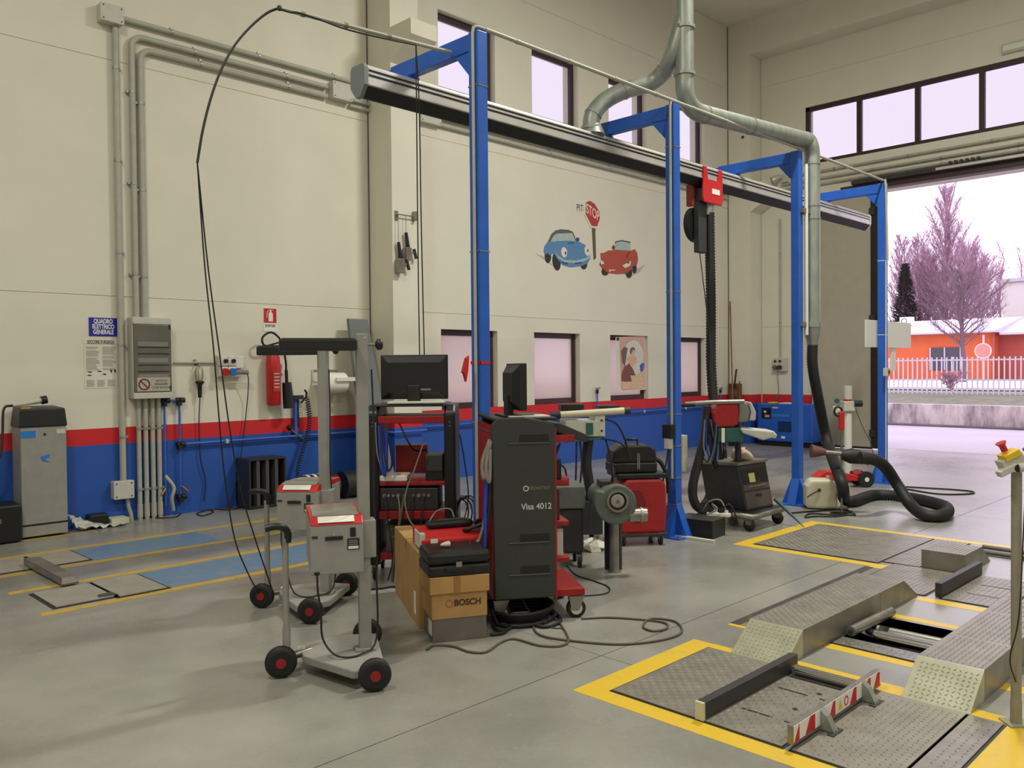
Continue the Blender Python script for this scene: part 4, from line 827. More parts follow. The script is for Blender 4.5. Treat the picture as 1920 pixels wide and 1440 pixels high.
ppoly('dress', [(560, 700), (630, 650), (690, 740), (728, 830), (650, 830), (670, 925), (590, 940), (515, 910), (520, 800)], 'brown'); ppoly('legs', [(520, 925), (668, 925), (740, 1035), (530, 1048)], 'skin'); ppoly('blue_flower', [(790, 680), (830, 640), (860, 660), (840, 760), (805, 780)], 'blue'); ppoly('corner_mark', [(444, 262), (478, 260), (480, 305), (446, 308)], 'black')
# air taps on the wall
for px, lab in ((1120, 'air tap with black knob between two lower windows'), (1351, 'air tap with black knob right of the last lower window')):
    q = W(px, 740, .05); t = thing('air_tap', lab, 'tap', (q.x, WY-.05, zl), 0, 'air taps above the blue band'); zt5 = W(px, 728, .05).z
    MB().cyl((q.x, WY-.05, zl), (q.x, WY-.05, zt5-.06), .012, 8).build('pipe', M_bluepipe, t, world=True); MB().cyl((q.x, WY-.05, zt5-.09), (q.x, WY-.05, zt5-.02), .026, 10).build('knob', M_rubber, t, world=True); MB().cyl((q.x-.04, WY-.06, zt5), (q.x+.06, WY-.06, zt5), .014, 8).build('lever', M_steel, t, world=True)
# broom and carpet-like board at the corner
q0, q1 = AY(1381, 566, 9.2), AY(1368, 757, 9.0)
q1.x = min(q1.x, 15.35); q0.x = min(q0.x, 15.6)
br = thing('broom', 'broom with thin brown handle leaning in the far corner', 'broom', (q1.x, 8.9, 0))
MB().cyl((q1.x-.1, 8.85, 0.10), q0, 0.014, 8).build('handle', M_wood, br, world=True); MB().box(q1.x-.28, q1.x+.08, 8.80, 8.87, 0.01, 0.12).build('brush', M_blackp, br, .01, world=True)
cx0, cx1 = AX(1391, 740, 15.66).y, AX(1368, 740, 15.66).y; zt6 = AX(1378, 719, 15.66).z
rg = thing('patterned_board', 'brown patterned board standing against the corner column', 'board', (15.6, 9.0, 0))
MB().box(15.62, 15.66, cx0, cx1, 0.02, zt6).build('board', mat('brown_patterned_face', srgb(104, 72, 44), .7, noise=.55, nscale=9), rg, .004, world=True); MB().cyl((15.60, cx0+.02, .02), (15.60, cx0+.02, zt6+.05), .014, 8).build('edge_rod', M_wood, rg, world=True)
MB().cyl((15.6, (cx0+cx1)/2, zt6-.1), (15.66, (cx0+cx1)/2-.02, zt6+.3), .018, 8).build('black_stick', M_blackp, rg, world=True)
# sockets and conduits on the right wall
def RW(px, py, d=0): return AX(px, py, WX-d)
p = RW(1448, 671, .1); q = RW(1474, 696, .1); st = thing('wall_socket', 'grey double socket on the right wall near the corner column', 'socket', (WX, p.y, q.z))
MB().box(WX-.09, WX, q.y, p.y, q.z, p.z).build('housing', M_lgrey, st, .008, world=True)
for f in (.2, .55):
    y = p.y+(q.y-p.y)*f; MB().cyl((WX-.11, y, p.z-.07), (WX-.09, y, p.z-.07), .025, 12).build('switch_knob', M_blackp, st, world=True); MB().cyl((WX-.14, y, q.z+.08), (WX-.09, y, q.z+.08), .045, 14).build('socket_cap', mat('rusty_cap', srgb(120, 80, 66), .6) if f < .5 else M_dkmetal, st, world=True)
yc = RW(1463, 600, .03).y
def rconduit(label, pts, r=.022, clips=1.0, name='wall_conduit', m=M_pipe):
    t = thing(name, label, 'conduit', pts[0], 0, 'conduits on the right wall'); pts = [Vector(p) for p in pts]; MB().tube(pts, r, 10).build('pipe', m, t, world=True)
    for a, b in zip(pts, pts[1:]):
        n = int((b-a).length/clips)
        for i in range(n):
            p = a.lerp(b, (i+.5)/n); d = (b-a).normalized(); MB().ring(p-d*.015, p+d*.015, r+.005, r-.001, 10).build('clip', M_galv, t, world=True)
rconduit('thin conduit down the right wall to the double socket', [(WX-.03, yc, 4.6), (WX-.03, yc, p.z)], .016)
cable('socket_lead', 'pale lead hanging from the right wall double socket', [(WX-.1, p.y-.1, q.z+.05), (WX-.06, p.y-.12, q.z-.4), (WX-.05, p.y-.05, .9)], .007, M_cablegrey)
for zz2, lab in ((5.42, 'upper conduit above the door below the transom'), (5.28, 'middle conduit above the door below the transom'), (5.17, 'lower conduit above the door below the transom')):
    rconduit(lab, [(WX-.04, 8.3 if zz2 < 5.4 else 7.9, zz2), (WX-.04, 1.0, zz2)], .026, 1.2)
q = RW(1462, 332, .15); el2 = thing('spot_lamp', 'small adjustable spot lamp on the right wall behind the rail', 'lamp', (WX, q.y, q.z)); 
MB().box(WX-.05, WX, q.y-.12, q.y+.02, q.z-.1, q.z+.08).build('base', M_lgrey, el2, .006, world=True); MB().cyl((WX-.05, q.y, q.z), (WX-.14, q.y+.05, q.z), .02, 8).build('joint', M_lgrey, el2, world=True); MB().lathe((WX-.12, q.y+.02, q.z+.02), [(.05, 0), (.06, .06), (.09, .16), (.085, .17)], 16, (-.5, .7, -.5)).build('head', M_alu, el2, world=True)
p = RW(1876, 83, .1); q = RW(1876, 101, .1); wl = thing('wall_light_fixture', 'long pale light fixture on the right wall above the transom', 'lamp', (WX, 3.2, q.z))
MB().box(WX-.07, WX, p.y-1.5, p.y, q.z, p.z).build('housing', M_lgrey, wl, .01, world=True); MB().box(WX-.09, WX-.07, p.y-1.47, p.y-.03, q.z+.03, p.z-.03).build('cover', M_white, wl, .008, world=True)
# ------------------------------------------------------------------ headlight testers
def beamsetter(label):
    o = Vector((2.625, 3.744, 0)); t = thing('headlight_tester', label, 'headlight tester', o, -29, 'grey headlight testers'); inv = parent_matrix(t).inverted()
    L = lambda x, y, z=0: inv @ Vector((x, y, z))
    poly = [L(*p) for p in ((2.40, 4.075), (2.325, 3.90), (2.375, 3.525), (2.411, 3.50), (2.60, 3.575), (2.815, 3.93), (2.66, 4.06))]
    MB().prism([(p.x, p.y) for p in poly], 0.055, 0.10).build('base', M_grey, t, 0.008)
    for (wx, wy, sh) in ((2.219, 3.943, 0), (2.449, 3.437, 0), (2.81, 4.011, 0)):
        c = L(wx, wy); w = MB(); wo = w.lathe((c.x, c.y-0.022, 0.082), [(0.055, 0), (0.076, 0.002), (0.082, 0.012), (0.082, 0.036), (0.076, 0.046), (0.05, 0.046)], 28, (0, 1, 0)).build('wheel', M_rubber, t)
        MB().cyl((c.x, c.y-0.030, 0.082), (c.x, c.y-0.018, 0.082), 0.026, 16).build('hub_cap', M_redd, wo)
        MB().ring((c.x, c.y-0.025, 0.082), (c.x, c.y-0.02, 0.082), 0.056, 0.048, 24).build('wheel_groove', M_blackp, wo)
    a, c = L(2.219, 3.943), L(2.42, 3.98); MB().cyl((a.x+0.02, a.y+0.05, 0.085), (c.x, c.y, 0.085), 0.02, 12).build('axle', M_steel, t)
    MB().cyl((c.x-0.07, c.y, 0.085), (c.x-0.03, c.y, 0.085), 0.03, 14).build('axle_collar', M_lgrey, t)
    MB().box(-0.046, 0.016, -0.035, 0.035, 0.10, 1.79).build('column', M_grey, t, 0.004)
    MB().box(-0.07, 0.04, -0.05, 0.05, 0.10, 0.115).build('column_foot', M_grey, t, 0.003)
    MB().box(-0.05, 0.045, -0.05, 0.05, 0.60, 0.80).build('sliding_sleeve', M_grey, t, 0.005)
    # optical head
    MB().box(-0.30, -0.03, -0.13, 0.40, 0.545, 0.80).build('optical_box', M_grey, t, 0.006)
    MB().prism([(-0.135, 0.80), (-0.09, 0.835), (0.02, 0.85), (0.06, 0.845), (0.40, 0.83), (0.40, 0.80)], -0.30, -0.03, 'x').build('red_top_cover', M_red, t, 0.006)
    MB().prism([(-0.08, 0.842), (0.0, 0.854), (0.30, 0.842), (0.30, 0.838), (-0.08, 0.836)], -0.285, -0.05, 'x').build('viewing_window', mat('greyed_viewing_glass', srgb(130, 126, 116), .25), t)
    MB().prism([(-0.128, 0.812), (-0.094, 0.838), (-0.094, 0.84), (-0.13, 0.814)], -0.26, -0.075, 'x').build('white_scale', M_signwhite, t)
    fy = -0.131
    MB().box(-0.225, -0.135, fy-0.008, fy, 0.722, 0.742).build('pull_slot', M_blackp, t, 0.003); MB().box(-0.098, -0.07, fy-0.006, fy, 0.735, 0.782).build('display', M_blackp, t, 0.002)
    MB().box(-0.113, -0.052, fy-0.003, fy, 0.668, 0.725).build('rating_label', M_blackp, t)
    MB().box(-0.108, -0.057, fy-0.004, fy-0.003, 0.672, 0.686).build('label_strip', M_signwhite, t)
    for i in range(3): MB().box(-0.106, -0.06, fy-0.004, fy-0.003, 0.692+i*0.010, 0.697+i*0.010).build('label_line', M_cablegrey, t)
    MB().box(-0.292, -0.262, fy-0.002, fy, 0.735, 0.747).build('small_plate', M_dkmetal, t); MB().box(-0.282, -0.255, fy-0.010, fy, 0.548, 0.562).build('cable_entry', M_blackp, t)
    MB().cyl((-0.18, fy-0.006, 0.75), (-0.18, fy, 0.75), 0.006, 10).build('screw', M_chrome, t)
    MB().tube(spline([(-0.268, fy-0.006, 0.55), (-0.265, fy-0.01, 0.46), (-0.25, fy+0.02, 0.36), (-0.24, fy+0.05, 0.2), (-0.17, fy, 0.12), (-0.05, fy+0.02, 0.11), (0.045, -0.02, 0.16), (0.05, 0.0, 0.5), (0.055, 0, 0.6)]), 0.0055, 6).build('power_lead', M_cable, t)
    # push handle
    h = a+Vector((0.03, 0.03, 0)); MB().cyl((h.x, h.y, 0.085), (h.x, h.y, 0.72), 0.017, 12).build('handle_pole', M_grey, t); MB().cyl((h.x, h.y, 0.085), (h.x, h.y, 0.25), 0.021, 12).build('handle_socket', M_grey, t)
    MB().tube(spline([(h.x+0.012, h.y, 0.70), (h.x+0.014, h.y-0.005, 0.745), (h.x-0.008, h.y-0.02, 0.78), (h.x-0.05, h.y-0.03, 0.79), (h.x-0.10, h.y-0.03, 0.782)]), 0.019, 12).build('handle_grip', M_blackp, t)
    # aiming visor on top
    v = MB(); v.box(-0.44, -0.045, -0.09, 0.05, 1.70, 1.757).build('visor_bar', M_blackp, t, 0.006)
    MB().prism([(-0.43, 1.757), (-0.055, 1.757), (-0.06, 1.764), (-0.425, 1.764)], -0.085, 0.045, 'y').build('visor_top', M_dgrey, t)
    MB().cyl((-0.045, -0.02, 1.732), (0.075, -0.02, 1.732), 0.009, 8).build('visor_pivot', M_steel, t)
    MB().lathe((0.055, -0.02, 1.732), [(0.012, 0), (0.03, 0.012), (0.03, 0.03), (0.02, 0.04)], 12, (1, 0, 0)).build('clamp_knob', M_blackp, t)
    MB().cyl((0, -0.037, 1.768), (0, -0.034, 1.768), 0.007, 10).build('screw', M_chrome, t)
    MB().tube(spline([(0.033, -0.03, 1.60), (0.04, -0.04, 1.3), (0.036, -0.04, 0.95), (0.04, -0.03, 0.81)]), 0.005, 6).build('side_cable', M_cable, t)
    return t
bs1 = beamsetter('nearer grey headlight tester on black wheels, lens box facing camera')
bs2 = copy_tree(bs1); bs2.location = (3.10, 4.87, 0); bs2.rotation_euler = (0, 0, math.radians(-50)); bs2['label'] = 'farther grey headlight tester standing behind the nearer one'

# ------------------------------------------------------------------ left side floor things
def xz(px, py, y): p = AY(px, py, y); return p.x, p.z
cyf = 8.98; x0 = AY(40, 900, cyf).x; x1 = AY(126, 900, cyf).x
ca = thing('steel_cabinet', 'tall grey steel analyser cabinet with black lid by the wall', 'cabinet', (x0, cyf, 0)); zt = AY(80, 800, cyf).z
MB().box(x0, x1, cyf, WY-0.04, 0.02, zt).build('body', M_grey, ca, .006, world=True); MB().box(x0-.002, x1+.002, cyf-.004, cyf+.02, 0.125, 0.14).build('plinth_gap', M_blackp, ca, world=True)
zl2 = AY(80, 766, cyf).z; b = MB(); b.add([(x0-.015, cyf-.015, zt), (x1+.01, cyf-.015, zt), (x1+.01, WY-.03, zt), (x0-.015, WY-.03, zt), (x0+.0, cyf+.0, zl2), (x1-.005, cyf+.0, zl2), (x1-.03, WY-.04, zl2+.02), (x0+.01, WY-.04, zl2+.02)], [(0, 3, 2, 1), (4, 5, 6, 7), (0, 1, 5, 4), (1, 2, 6, 5), (2, 3, 7, 6), (3, 0, 4, 7)]); b.build('lid', M_blackp, ca, .012, world=True)
MB().box(x0+.0, x0+.13, cyf-.004, cyf, zt-.10, zt-.035).build('blue_sticker', M_skyblue, ca, world=True); MB().box(x1-.09, x1-.01, cyf-.004, cyf, zt-.075, zt-.03).build('pale_sticker', M_lgrey, ca, world=True); MB().cyl((x0+.21, cyf-.008, zt-.075), (x0+.21, cyf, zt-.075), .012, 12).build('lock', M_dkmetal, ca, world=True)
MB().prism([(x0+.17, zt-.29), (x0+.25, zt-.27), (x0+.25, zt-.30), (x0+.20, zt-.31), (x0+.25, zt-.35), (x0+.18, zt-.33)], cyf-.004, cyf, 'y').build('emblem', M_skyblue, ca, world=True)
MB().box(x0+.03, x0+.11, cyf+.06, cyf+.10, zl2, zl2+.012).build('yellow_button', M_yellow, ca, world=True)
ga = thing('handheld_probe', 'grey handheld probe with black cap lying on the cabinet', 'probe', (x0, cyf+.15, zl2)); a = Vector((x0-.03, cyf+.12, zl2+.035)); e = Vector((x0+.22, cyf+.13, zl2+.075))
MB().cyl(a, e, .016, 10, .028).build('body', M_lgrey, ga, world=True); MB().cyl(e, e+Vector((.05, 0, .008)), .04, 14).build('cap', M_blackp, ga, world=True); MB().tube(spline([a, a+Vector((-.08, -.02, -.03)), (x0-.13, cyf+.08, zt-.05), (x0-.16, cyf+.05, zt-.25), (x0-.25, cyf+.05, zt-.4)]), .012, 8).build('lead', M_cable, ga, world=True)
bk = thing('black_case', 'black equipment case left of the steel cabinet', 'case', (x0-.5, cyf-.05, 0)); MB().box(x0-.55, x0-.02, cyf-.10, WY-.05, 0.01, .36).build('shell', M_blackp, bk, .02, world=True); MB().box(x0-.4, x0-.2, cyf-.115, cyf-.10, .2, .24).build('latch', M_steel, bk, world=True); MB().tube([(x0-.4, cyf+.05, .36), (x0-.4, cyf+.05, .41), (x0-.2, cyf+.05, .41), (x0-.2, cyf+.05, .36)], .012, 8).build('handle', M_blackp, bk, world=True)
# crumpled plastic sheet
rnd = random.Random(8); b = MB(); n = 16; V = []
for i in range(n):
    for j in range(n):
        u, v = i/(n-1), j/(n-1); V.append((2.86+u*.5-v*.05, 9.02+v*.2+rnd.uniform(-.01, .01), .004+.13*max(0, (1-u*1.7))*v+rnd.uniform(0, .055)*(1-u*.5)))
b.add(V, [(i*n+j, (i+1)*n+j, (i+1)*n+j+1, i*n+j+1) for i in range(n-1) for j in range(n-1)], True); tag(b.build('plastic_sheet', mat('clear_grey_plastic', srgb(198, 196, 186), .25, noise=.1)), 'crumpled pale plastic sheet on the floor beside the cabinet', 'plastic sheet')
q = AY(170, 968, 9.12); tag(MB().box(q.x, q.x+.18, 9.12, 9.28, 0.0, .13).build('small_crate', M_blackp, None, .01), 'small black box on the floor against the blue wall', 'box')
q = AY(206, 968, 9.15); tag(MB().box(q.x, q.x+.18, 9.1, 9.28, 0.0, .07).build('pale_plank', M_hdpe, None, .004), 'short pale plank lying against the blue wall', 'plank')
# vent crate
x0, zt = xz(467, 862, 8.95); x1 = AY(536, 860, 8.95).x; vb = thing('slotted_rack', 'dark steel rack with four upright slots against the blue wall', 'rack', (x0, 8.95, 0)); w = x1-x0; xl2 = x0
b = MB(); b.box(x0, x1, 8.95, 9.27, zt-.02, zt); b.box(x0, x1, 8.95, 9.27, .01, .03); b.box(x0, x0+.02, 8.95, 9.27, .03, zt-.02); b.box(x1-.02, x1, 8.95, 9.27, .03, zt-.02); b.build('frame', M_dkmetal, vb, world=True); MB().box(x0, x1, 9.25, 9.27, .02, zt-.01).build('back', M_blackp, vb, world=True)
for i in range(1, 4): MB().box(x0+w*i/4-.02, x0+w*i/4+.02, 8.96, 9.24, .03, zt-.02).build('divider', mat('greyer_metal', srgb(74, 72, 74), .5), vb, world=True)
# strapped rolls by the wall
for i, (px, lab) in enumerate(((566, 'black roll with white straps on the floor at the wall'), (640, 'dark covered roll on the floor beside the strapped roll'))):
    q = AY(px, 905, 8.9); t = thing('rolled_mat', lab, 'roll', (q.x, 8.9, 0)); xx = q.x
    MB().cyl((xx, 8.9, .17), (xx+(.45 if i == 0 else .25), 8.9, .17), .165, 22).build('roll', M_rubber, t, world=True)
    if i == 0:
        for u in (.04, .13, .22): MB().ring((xx+u, 8.9, .17), (xx+u+.035, 8.9, .17), .172, .164, 22).build('strap', M_signwhite, t, world=True)
# left lane steel plates
for (a, c, d, e, lab) in ((1.3, 2.12, 7.60, 8.13, 'grey steel floor plate at the left edge of the lane'), (2.15, 2.49, 7.60, 8.13, 'grey steel floor plate left of the farther blue panel'), (1.82, 2.20, 6.22, 6.73, 'chipped grey floor plate nearest the camera in the left lane'), (2.225, 2.56, 6.18, 6.76, 'grey steel floor plate left of the nearer blue panel')):
    t = thing('floor_plate', lab, 'plate', (a, d, 0), 0, 'steel plates in the left lane'); MB().box(a-.025, c+.025, d-.025, e+.025, .0012, .0025).build('frame_gap', M_blackp, t, world=True); MB().box(a, c, d, e, .0025, .012).build('plate', M_grey if False else mat('greyed_plate', srgb(158, 152, 142), .5, .2, noise=.12, nscale=6), t, .002, world=True)
    if 'chipped' in lab: MB().prism([(c-.10, d+.02), (c+.03, d+.0), (c+.02, d+.12), (c-.08, d+.10)], .012, .014).build('chipped_patch', M_darkpit, t, world=True)
rb = thing('lane_roller_cover', 'long steel cover bar with bright end across the left lane', 'bar', (2.09, 6.8, 0)); MB().box(2.03, 2.145, 6.80, 7.75, .012, .07).build('bar', M_steel, rb, .008, world=True); MB().box(2.03, 2.145, 6.78, 6.80, .012, .068).build('end_plate', M_chrome, rb, .003, world=True)

# ------------------------------------------------------------------ test rack with monitor
def caster(par, x, y, r=0.05, m=M_rubber, ax=0):
    if ax:
        o = MB().lathe((x, y-0.016, r), [(r*.6, 0), (r, .003), (r, .029), (r*.6, .032)], 22, (0, 1, 0)).build('caster_wheel', m, par)
        MB().ring((x, y-.02, r), (x, y-.014, r), r*.62, r*.18, 18).build('wheel_disc', M_lgrey, o); MB().prism([(x-r*.55, r*.9), (x+r*.3, r*.9), (x+r*.8, r*2.3), (x-r*.8, r*2.3)], y-.026, y+.024, 'y').build('caster_fork', M_steel, o); return o
    c = MB(); c.lathe((x-0.014, y, r), [(r*.6, 0), (r, .003), (r, .025), (r*.6, .028)], 18, (1, 0, 0)); o = c.build('caster_wheel', m, par)
    MB().prism([(y-r*.5, r), (y+r*.5, r), (y+r*.6, r*2.25), (y-r*.6, r*2.25)], x-.022, x+.022, 'x').build('caster_fork', M_steel, o); return o
ra = thing('diagnostic_rack', 'black and red open rack of test equipment below the wide monitor', 'rack', (3.93, 5.015, 0), -45); ra.scale = (0.89, 1, 1)
for s in (-1, 1):
    b = MB(); b.prism([(0, .12), (.5, .12), (.5, 1.22), (.42, 1.33), (.06, 1.33), (0, 1.27)], s*.325-.05, s*.325+.05, 'x'); b.build('side_frame', M_blackp, ra, .02)
    for y in (.06, .44): caster(ra, s*.33, y, .055)
    for z in (1.2, 1.17, .35): MB().cyl((s*.325, -.004, z), (s*.325, 0, z), .006, 8).build('bolt', M_chrome, ra)
MB().box(-.30, .30, .02, .48, 1.315, 1.335).build('top_tray', M_dgrey, ra, .006)
for z, h in ((1.19, .055), (.72, .03), (.47, .06), (.16, .05)): MB().box(-.28, .28, .0 if h > .05 else .02, .48, z, z+h).build('shelf', M_redd, ra, .004)
MB().box(-.18, .10, .30, .34, .78, 1.0).build('red_panel', M_redd, ra); MB().box(-.18, .10, .295, .345, 1.0, 1.01).build('panel_edge', M_lgrey, ra)
MB().box(-.275, .22, .03, .42, .532, .70).build('interface_unit', M_dkmetal, ra, .006)
for i, u in enumerate((-.235, -.20, -.16, -.12, -.065, .01, .055, .10, .14)): MB().cyl((u, .018, .645), (u, .03, .645), .012 if i % 3 else .016, 12).build('connector', M_steel, ra)
MB().box(-.275, -.04, .02, .25, .752, .795).build('white_box', M_white, ra, .008); MB().box(-.09, -.075, .03, .05, .795, .802).build('red_led', mat('red_led', (.6, 0, 0), .4, emit=((1, .05, .03), 2.0)), ra)
MB().box(.11, .26, .05, .28, .82, .95).build('gauge_box', M_dgrey, ra, .008); MB().box(.11, .26, .06, .28, .752, .82).build('gauge_base', M_blackp, ra)
MB().box(-.23, .19, .05, .44, .21, .42).build('computer', mat('grimy_computer_grey', srgb(92, 88, 80), .6, noise=.2, nscale=14), ra, .006); MB().ring((-.17, .044, .36), (-.17, .05, .36), .035, .028, 18).build('fan_grille', M_steel, ra)
MB().box(-.03, .16, .044, .05, .30, .40).build('port_plate', M_steel, ra)
for (pts, r, m) in (([(-.235, .02, .645), (-.20, -.04, .5), (-.16, -.06, .2), (-.2, -.05, .02)], .006, M_cable), ([(-.12, .02, .645), (-.10, -.03, .55), (-.10, -.05, .3), (-.05, -.06, .25)], .006, M_cablegrey), ([(-.065, .02, .645), (-.10, -.05, .45), (-.14, -.08, .2), (-.16, -.08, .02)], .014, M_cablebrown), ([(.10, -.02, 1.03), (.03, -.04, .85), (-.03, -.04, .72), (-.05, -.05, .6), (-.02, -.05, .48), (.05, -.05, .38), (.03, -.05, .30)], .007, M_cablegrey), ([(.01, .02, .645), (0, -.03, .5), (-.02, -.05, .2), (-.01, -.05, .05)], .006, M_cable), ([(.10, .02, .645), (.085, -.03, .52), (.07, -.05, .3), (.03, -.05, .1)], .006, M_cable), ([(-.10, -.01, 1.2), (-.02, -.02, 1.05), (.02, .1, .98), (.1, .2, .97)], .008, M_cable), ([(-.3, .0, 1.2), (-.28, -.02, .95), (-.22, 0, .8), (-.26, -.01, 1.1)], .007, M_cablegrey), ([(-.27, -.02, 1.18), (-.25, -.03, .9), (-.22, -.03, .82), (-.2, -.03, 1.12)], .012, M_bluehose), ([(-.24, -.02, 1.17), (-.2, -.035, .86), (-.16, -.02, .9), (-.19, -.02, 1.1)], .010, mat('dark_blue_lead', srgb(34, 34, 84), .5))): MB().tube(spline(pts), r, 6).build('lead', m, ra)
for i in range(4): b = MB(); c = Vector((.41, .1, .5)); b.tube([c+Vector((.02*i, math.cos(k/14*6.283)*.02, 0))+Vector((math.cos(k/14*6.283)*(.06+.012*i), 0, math.sin(k/14*6.283)*(.10+.01*i))) for k in range(15)], .007, 6); b.build('coiled_lead', M_cable, ra)
MB().cyl((.40, .06, .62), (.44, .06, .62), .018, 10).build('coil_hook', M_blackp, ra)
# monitor seen from behind
def monitor(name, label, loc, rz, w, h, back=-1, stand=.1):
    t = thing(name, label, 'monitor', loc, rz)
    MB().box(-w/2, w/2, -.022, .022, stand, stand+h).build('bezel', M_blackp, t, .006)
    MB().box(-w/2+.015, w/2-.015, .0221, .0245, stand+.015, stand+h-.015).build('screen', mat('dark_screen', (.01, .01, .012), .15), t)
    b = MB(); s = .06; b.add([(-w/2+.01, -.022, stand+.01), (w/2-.01, -.022, stand+.01), (w/2-.01, -.022, stand+h-.01), (-w/2+.01, -.022, stand+h-.01), (-w/2+s, -.06, stand+.05), (w/2-s, -.06, stand+.05), (w/2-s, -.06, stand+h-.06), (-w/2+s, -.06, stand+h-.06)], [(0, 1, 5, 4), (1, 2, 6, 5), (2, 3, 7, 6), (3, 0, 4, 7), (4, 5, 6, 7)]); b.build('rear_shell', M_blackp, t, .008)
    MB().box(-.05, .05, -.075, -.03, .0, stand+h*.32).build('stand_neck', M_blackp, t, .006); MB().box(-.13, .13, -.12, .09, 0, .012).build('stand_foot', M_blackp, t, .005)
    return t
mo = monitor('wide_monitor', 'wide black monitor seen from behind on the open rack', (3.94+.16, 5.02+.16, 1.335), -45, .52, .345, stand=.03)
MB().box(.05, .13, -.0625, -.060, .10, .112).build('maker_mark', M_cablegrey, mo)
tag(MB().cbox((4.06, 5.10, 1.346), (.42, .28, .012), Matrix.Rotation(math.radians(-45), 3, 'Z')).build('paper_stack', M_paper), 'pale papers lying on the open rack under the monitor', 'papers')

# ------------------------------------------------------------------ dark tower cart
A = AZ(927, 1125, .16); B = AZ(1041, 1118, .16); ang = math.degrees(math.atan2(B.y-A.y, B.x-A.x)); TW = (B-A).length
tb2 = thing('analyser_tower', 'dark grey tower cart lettered on its side, with red shelves', 'cart', (A.x, A.y, 0), ang); TH = 1.29
MB().prism([(0, .16), (TW, .16), (TW+.003, TH-.06), (TW-.02, TH-.03), (TW*.5, TH+.005), (0.02, TH), (-.008, TH-.04)], -.02, .02, 'y').build('side_panel', M_dgrey, tb2, .008)
for z in (1.10, .48, .28): MB().prism([(TW*.22, z+.03), (TW*.9, z+.03), (TW*.9, z+.036), (TW*.26, z+.036)], -.028, -.02, 'y').build('moulded_lip', mat('lighter_charcoal', srgb(84, 88, 84), .5), tb2); MB().box(TW*.42, TW*.9, -.0215, -.018, z+.038, z+.085).build('recess', M_blackp, tb2)
MB().box(TW, TW+.012, -.015, .02, .15, TH-.07).build('red_edge', M_redd, tb2)
MB().prism([(0, .16), (TW, .16), (TW, TH-.06), (0.02, TH)], .56, .60, 'y').build('far_panel', M_dgrey, tb2, .008); MB().box(-.01, .02, .02, .56, .16, TH-.05).build('rear_panel', M_redd, tb2)
MB().box(.0, TW+.02, -.01, .6, TH-.02, TH).build('top', M_blackp, tb2, .006)
for z, ex in ((1.13, .14), (.86, .10), (.60, .10), (.37, .10), (.15, .20)): MB().box(0.02, TW+ex, .02, .57, z, z+(.03 if ex < .12 else .045)).build('shelf', M_redd, tb2, .004)
MB().box(TW-.3, TW+.06, .05, .5, .89, 1.02).build('gauge_unit', M_blackp, tb2, .006); MB().box(TW+.061, TW+.063, .08, .13, .91, .98).build('white_tag', M_signwhite, tb2); MB().box(TW-.3, TW+.05, .06, .5, .63, .82).build('control_unit', M_dkmetal, tb2, .006); MB().box(TW+.02, TW+.022, .03, .06, 1.03, 1.10).build('white_tag', M_signwhite, tb2)
u = MB().box(TW-.25, TW+.07, .06, .5, .40, .575).build('pale_unit', M_lgrey, tb2, .004)
for z in (.44, .545): MB().cyl((TW+.07, .12, z), (TW+.078, .12, z), .012, 12).build('black_foot', M_blackp, tb2)
for x, y in ((TW+.15, .06), (TW+.15, .52), (0.05, .06), (.05, .52)): caster(tb2, x, y, .062, M_rubber, 1)
Mt = parent_matrix(tb2) @ Matrix.Translation((TW*.69, -.0215, .735)) @ Matrix.Rotation(math.pi/2, 4, 'X')
text('model_lettering', 'Visa 4012', .054, M_lgrey, Mt, tb2, .0008, bold=.0007, sx=.92); Mt2 = parent_matrix(tb2) @ Matrix.Translation((TW*.74, -.0215, .85)) @ Matrix.Rotation(math.pi/2, 4, 'X')
text('maker_lettering', 'TECNOTEST', .026, M_cablegrey, Mt2, tb2, .0006, sx=.95); MB().ring((TW*.52, -.0225, .85), (TW*.52, -.02, .85), .018, .012, 16).build('maker_ring', M_lgrey, tb2)
MB().prism([(-.02, 1.20), (TW*.6, 1.26), (TW+.05, 1.25), (TW+.25, 1.16), (TW+.22, 1.12), (TW, 1.2)], .03, .5, 'y').build('sloped_desk', M_dkmetal, tb2, .006)
b = MB(); b.tube(spline([(-.015, -.01, 1.15), (-.05, -.03, 1.0), (-.03, -.03, .9), (-.02, -.02, 1.1)]), .012, 6); b.tube(spline([(-.02, -.01, 1.16), (-.07, -.02, 1.02), (-.06, -.03, .92), (-.03, -.02, 1.12)]), .012, 6); b.build('hanging_leads', M_cablegrey, tb2)
for k, (pts, m) in enumerate((([(-.03, 0, 1.1), (-.05, 0, .8), (-.06, 0, .5), (-.1, .05, .3), (-.16, .1, .05)], M_bluehose), ([(-.02, 0, .9), (-.03, .0, .7), (-.08, 0, .5), (-.12, .02, .2), (-.1, .05, .02)], M_cable), ([(-.03, .03, .75), (-.08, .02, .55), (-.15, .02, .45), (-.18, .05, .02)], M_cablegrey))): MB().tube(spline(pts), .012, 8).build('cart_lead', m, tb2)
M4 = parent_matrix(tb2); pm = M4 @ Vector((TW*.50, .22, TH))
monitor('narrow_monitor', 'black monitor turned sideways on the dark tower cart', (pm.x, pm.y, TH), -122, .40, .30, stand=.04)
tag(MB().cbox(M4 @ Vector((TW*.62, .12, TH+.004)), (.26, .16, .008), Matrix.Rotation(math.radians(ang+5), 3, 'Z')).build('paper_sheet', M_paper), 'white paper sheet lying on top of the dark tower cart', 'paper')
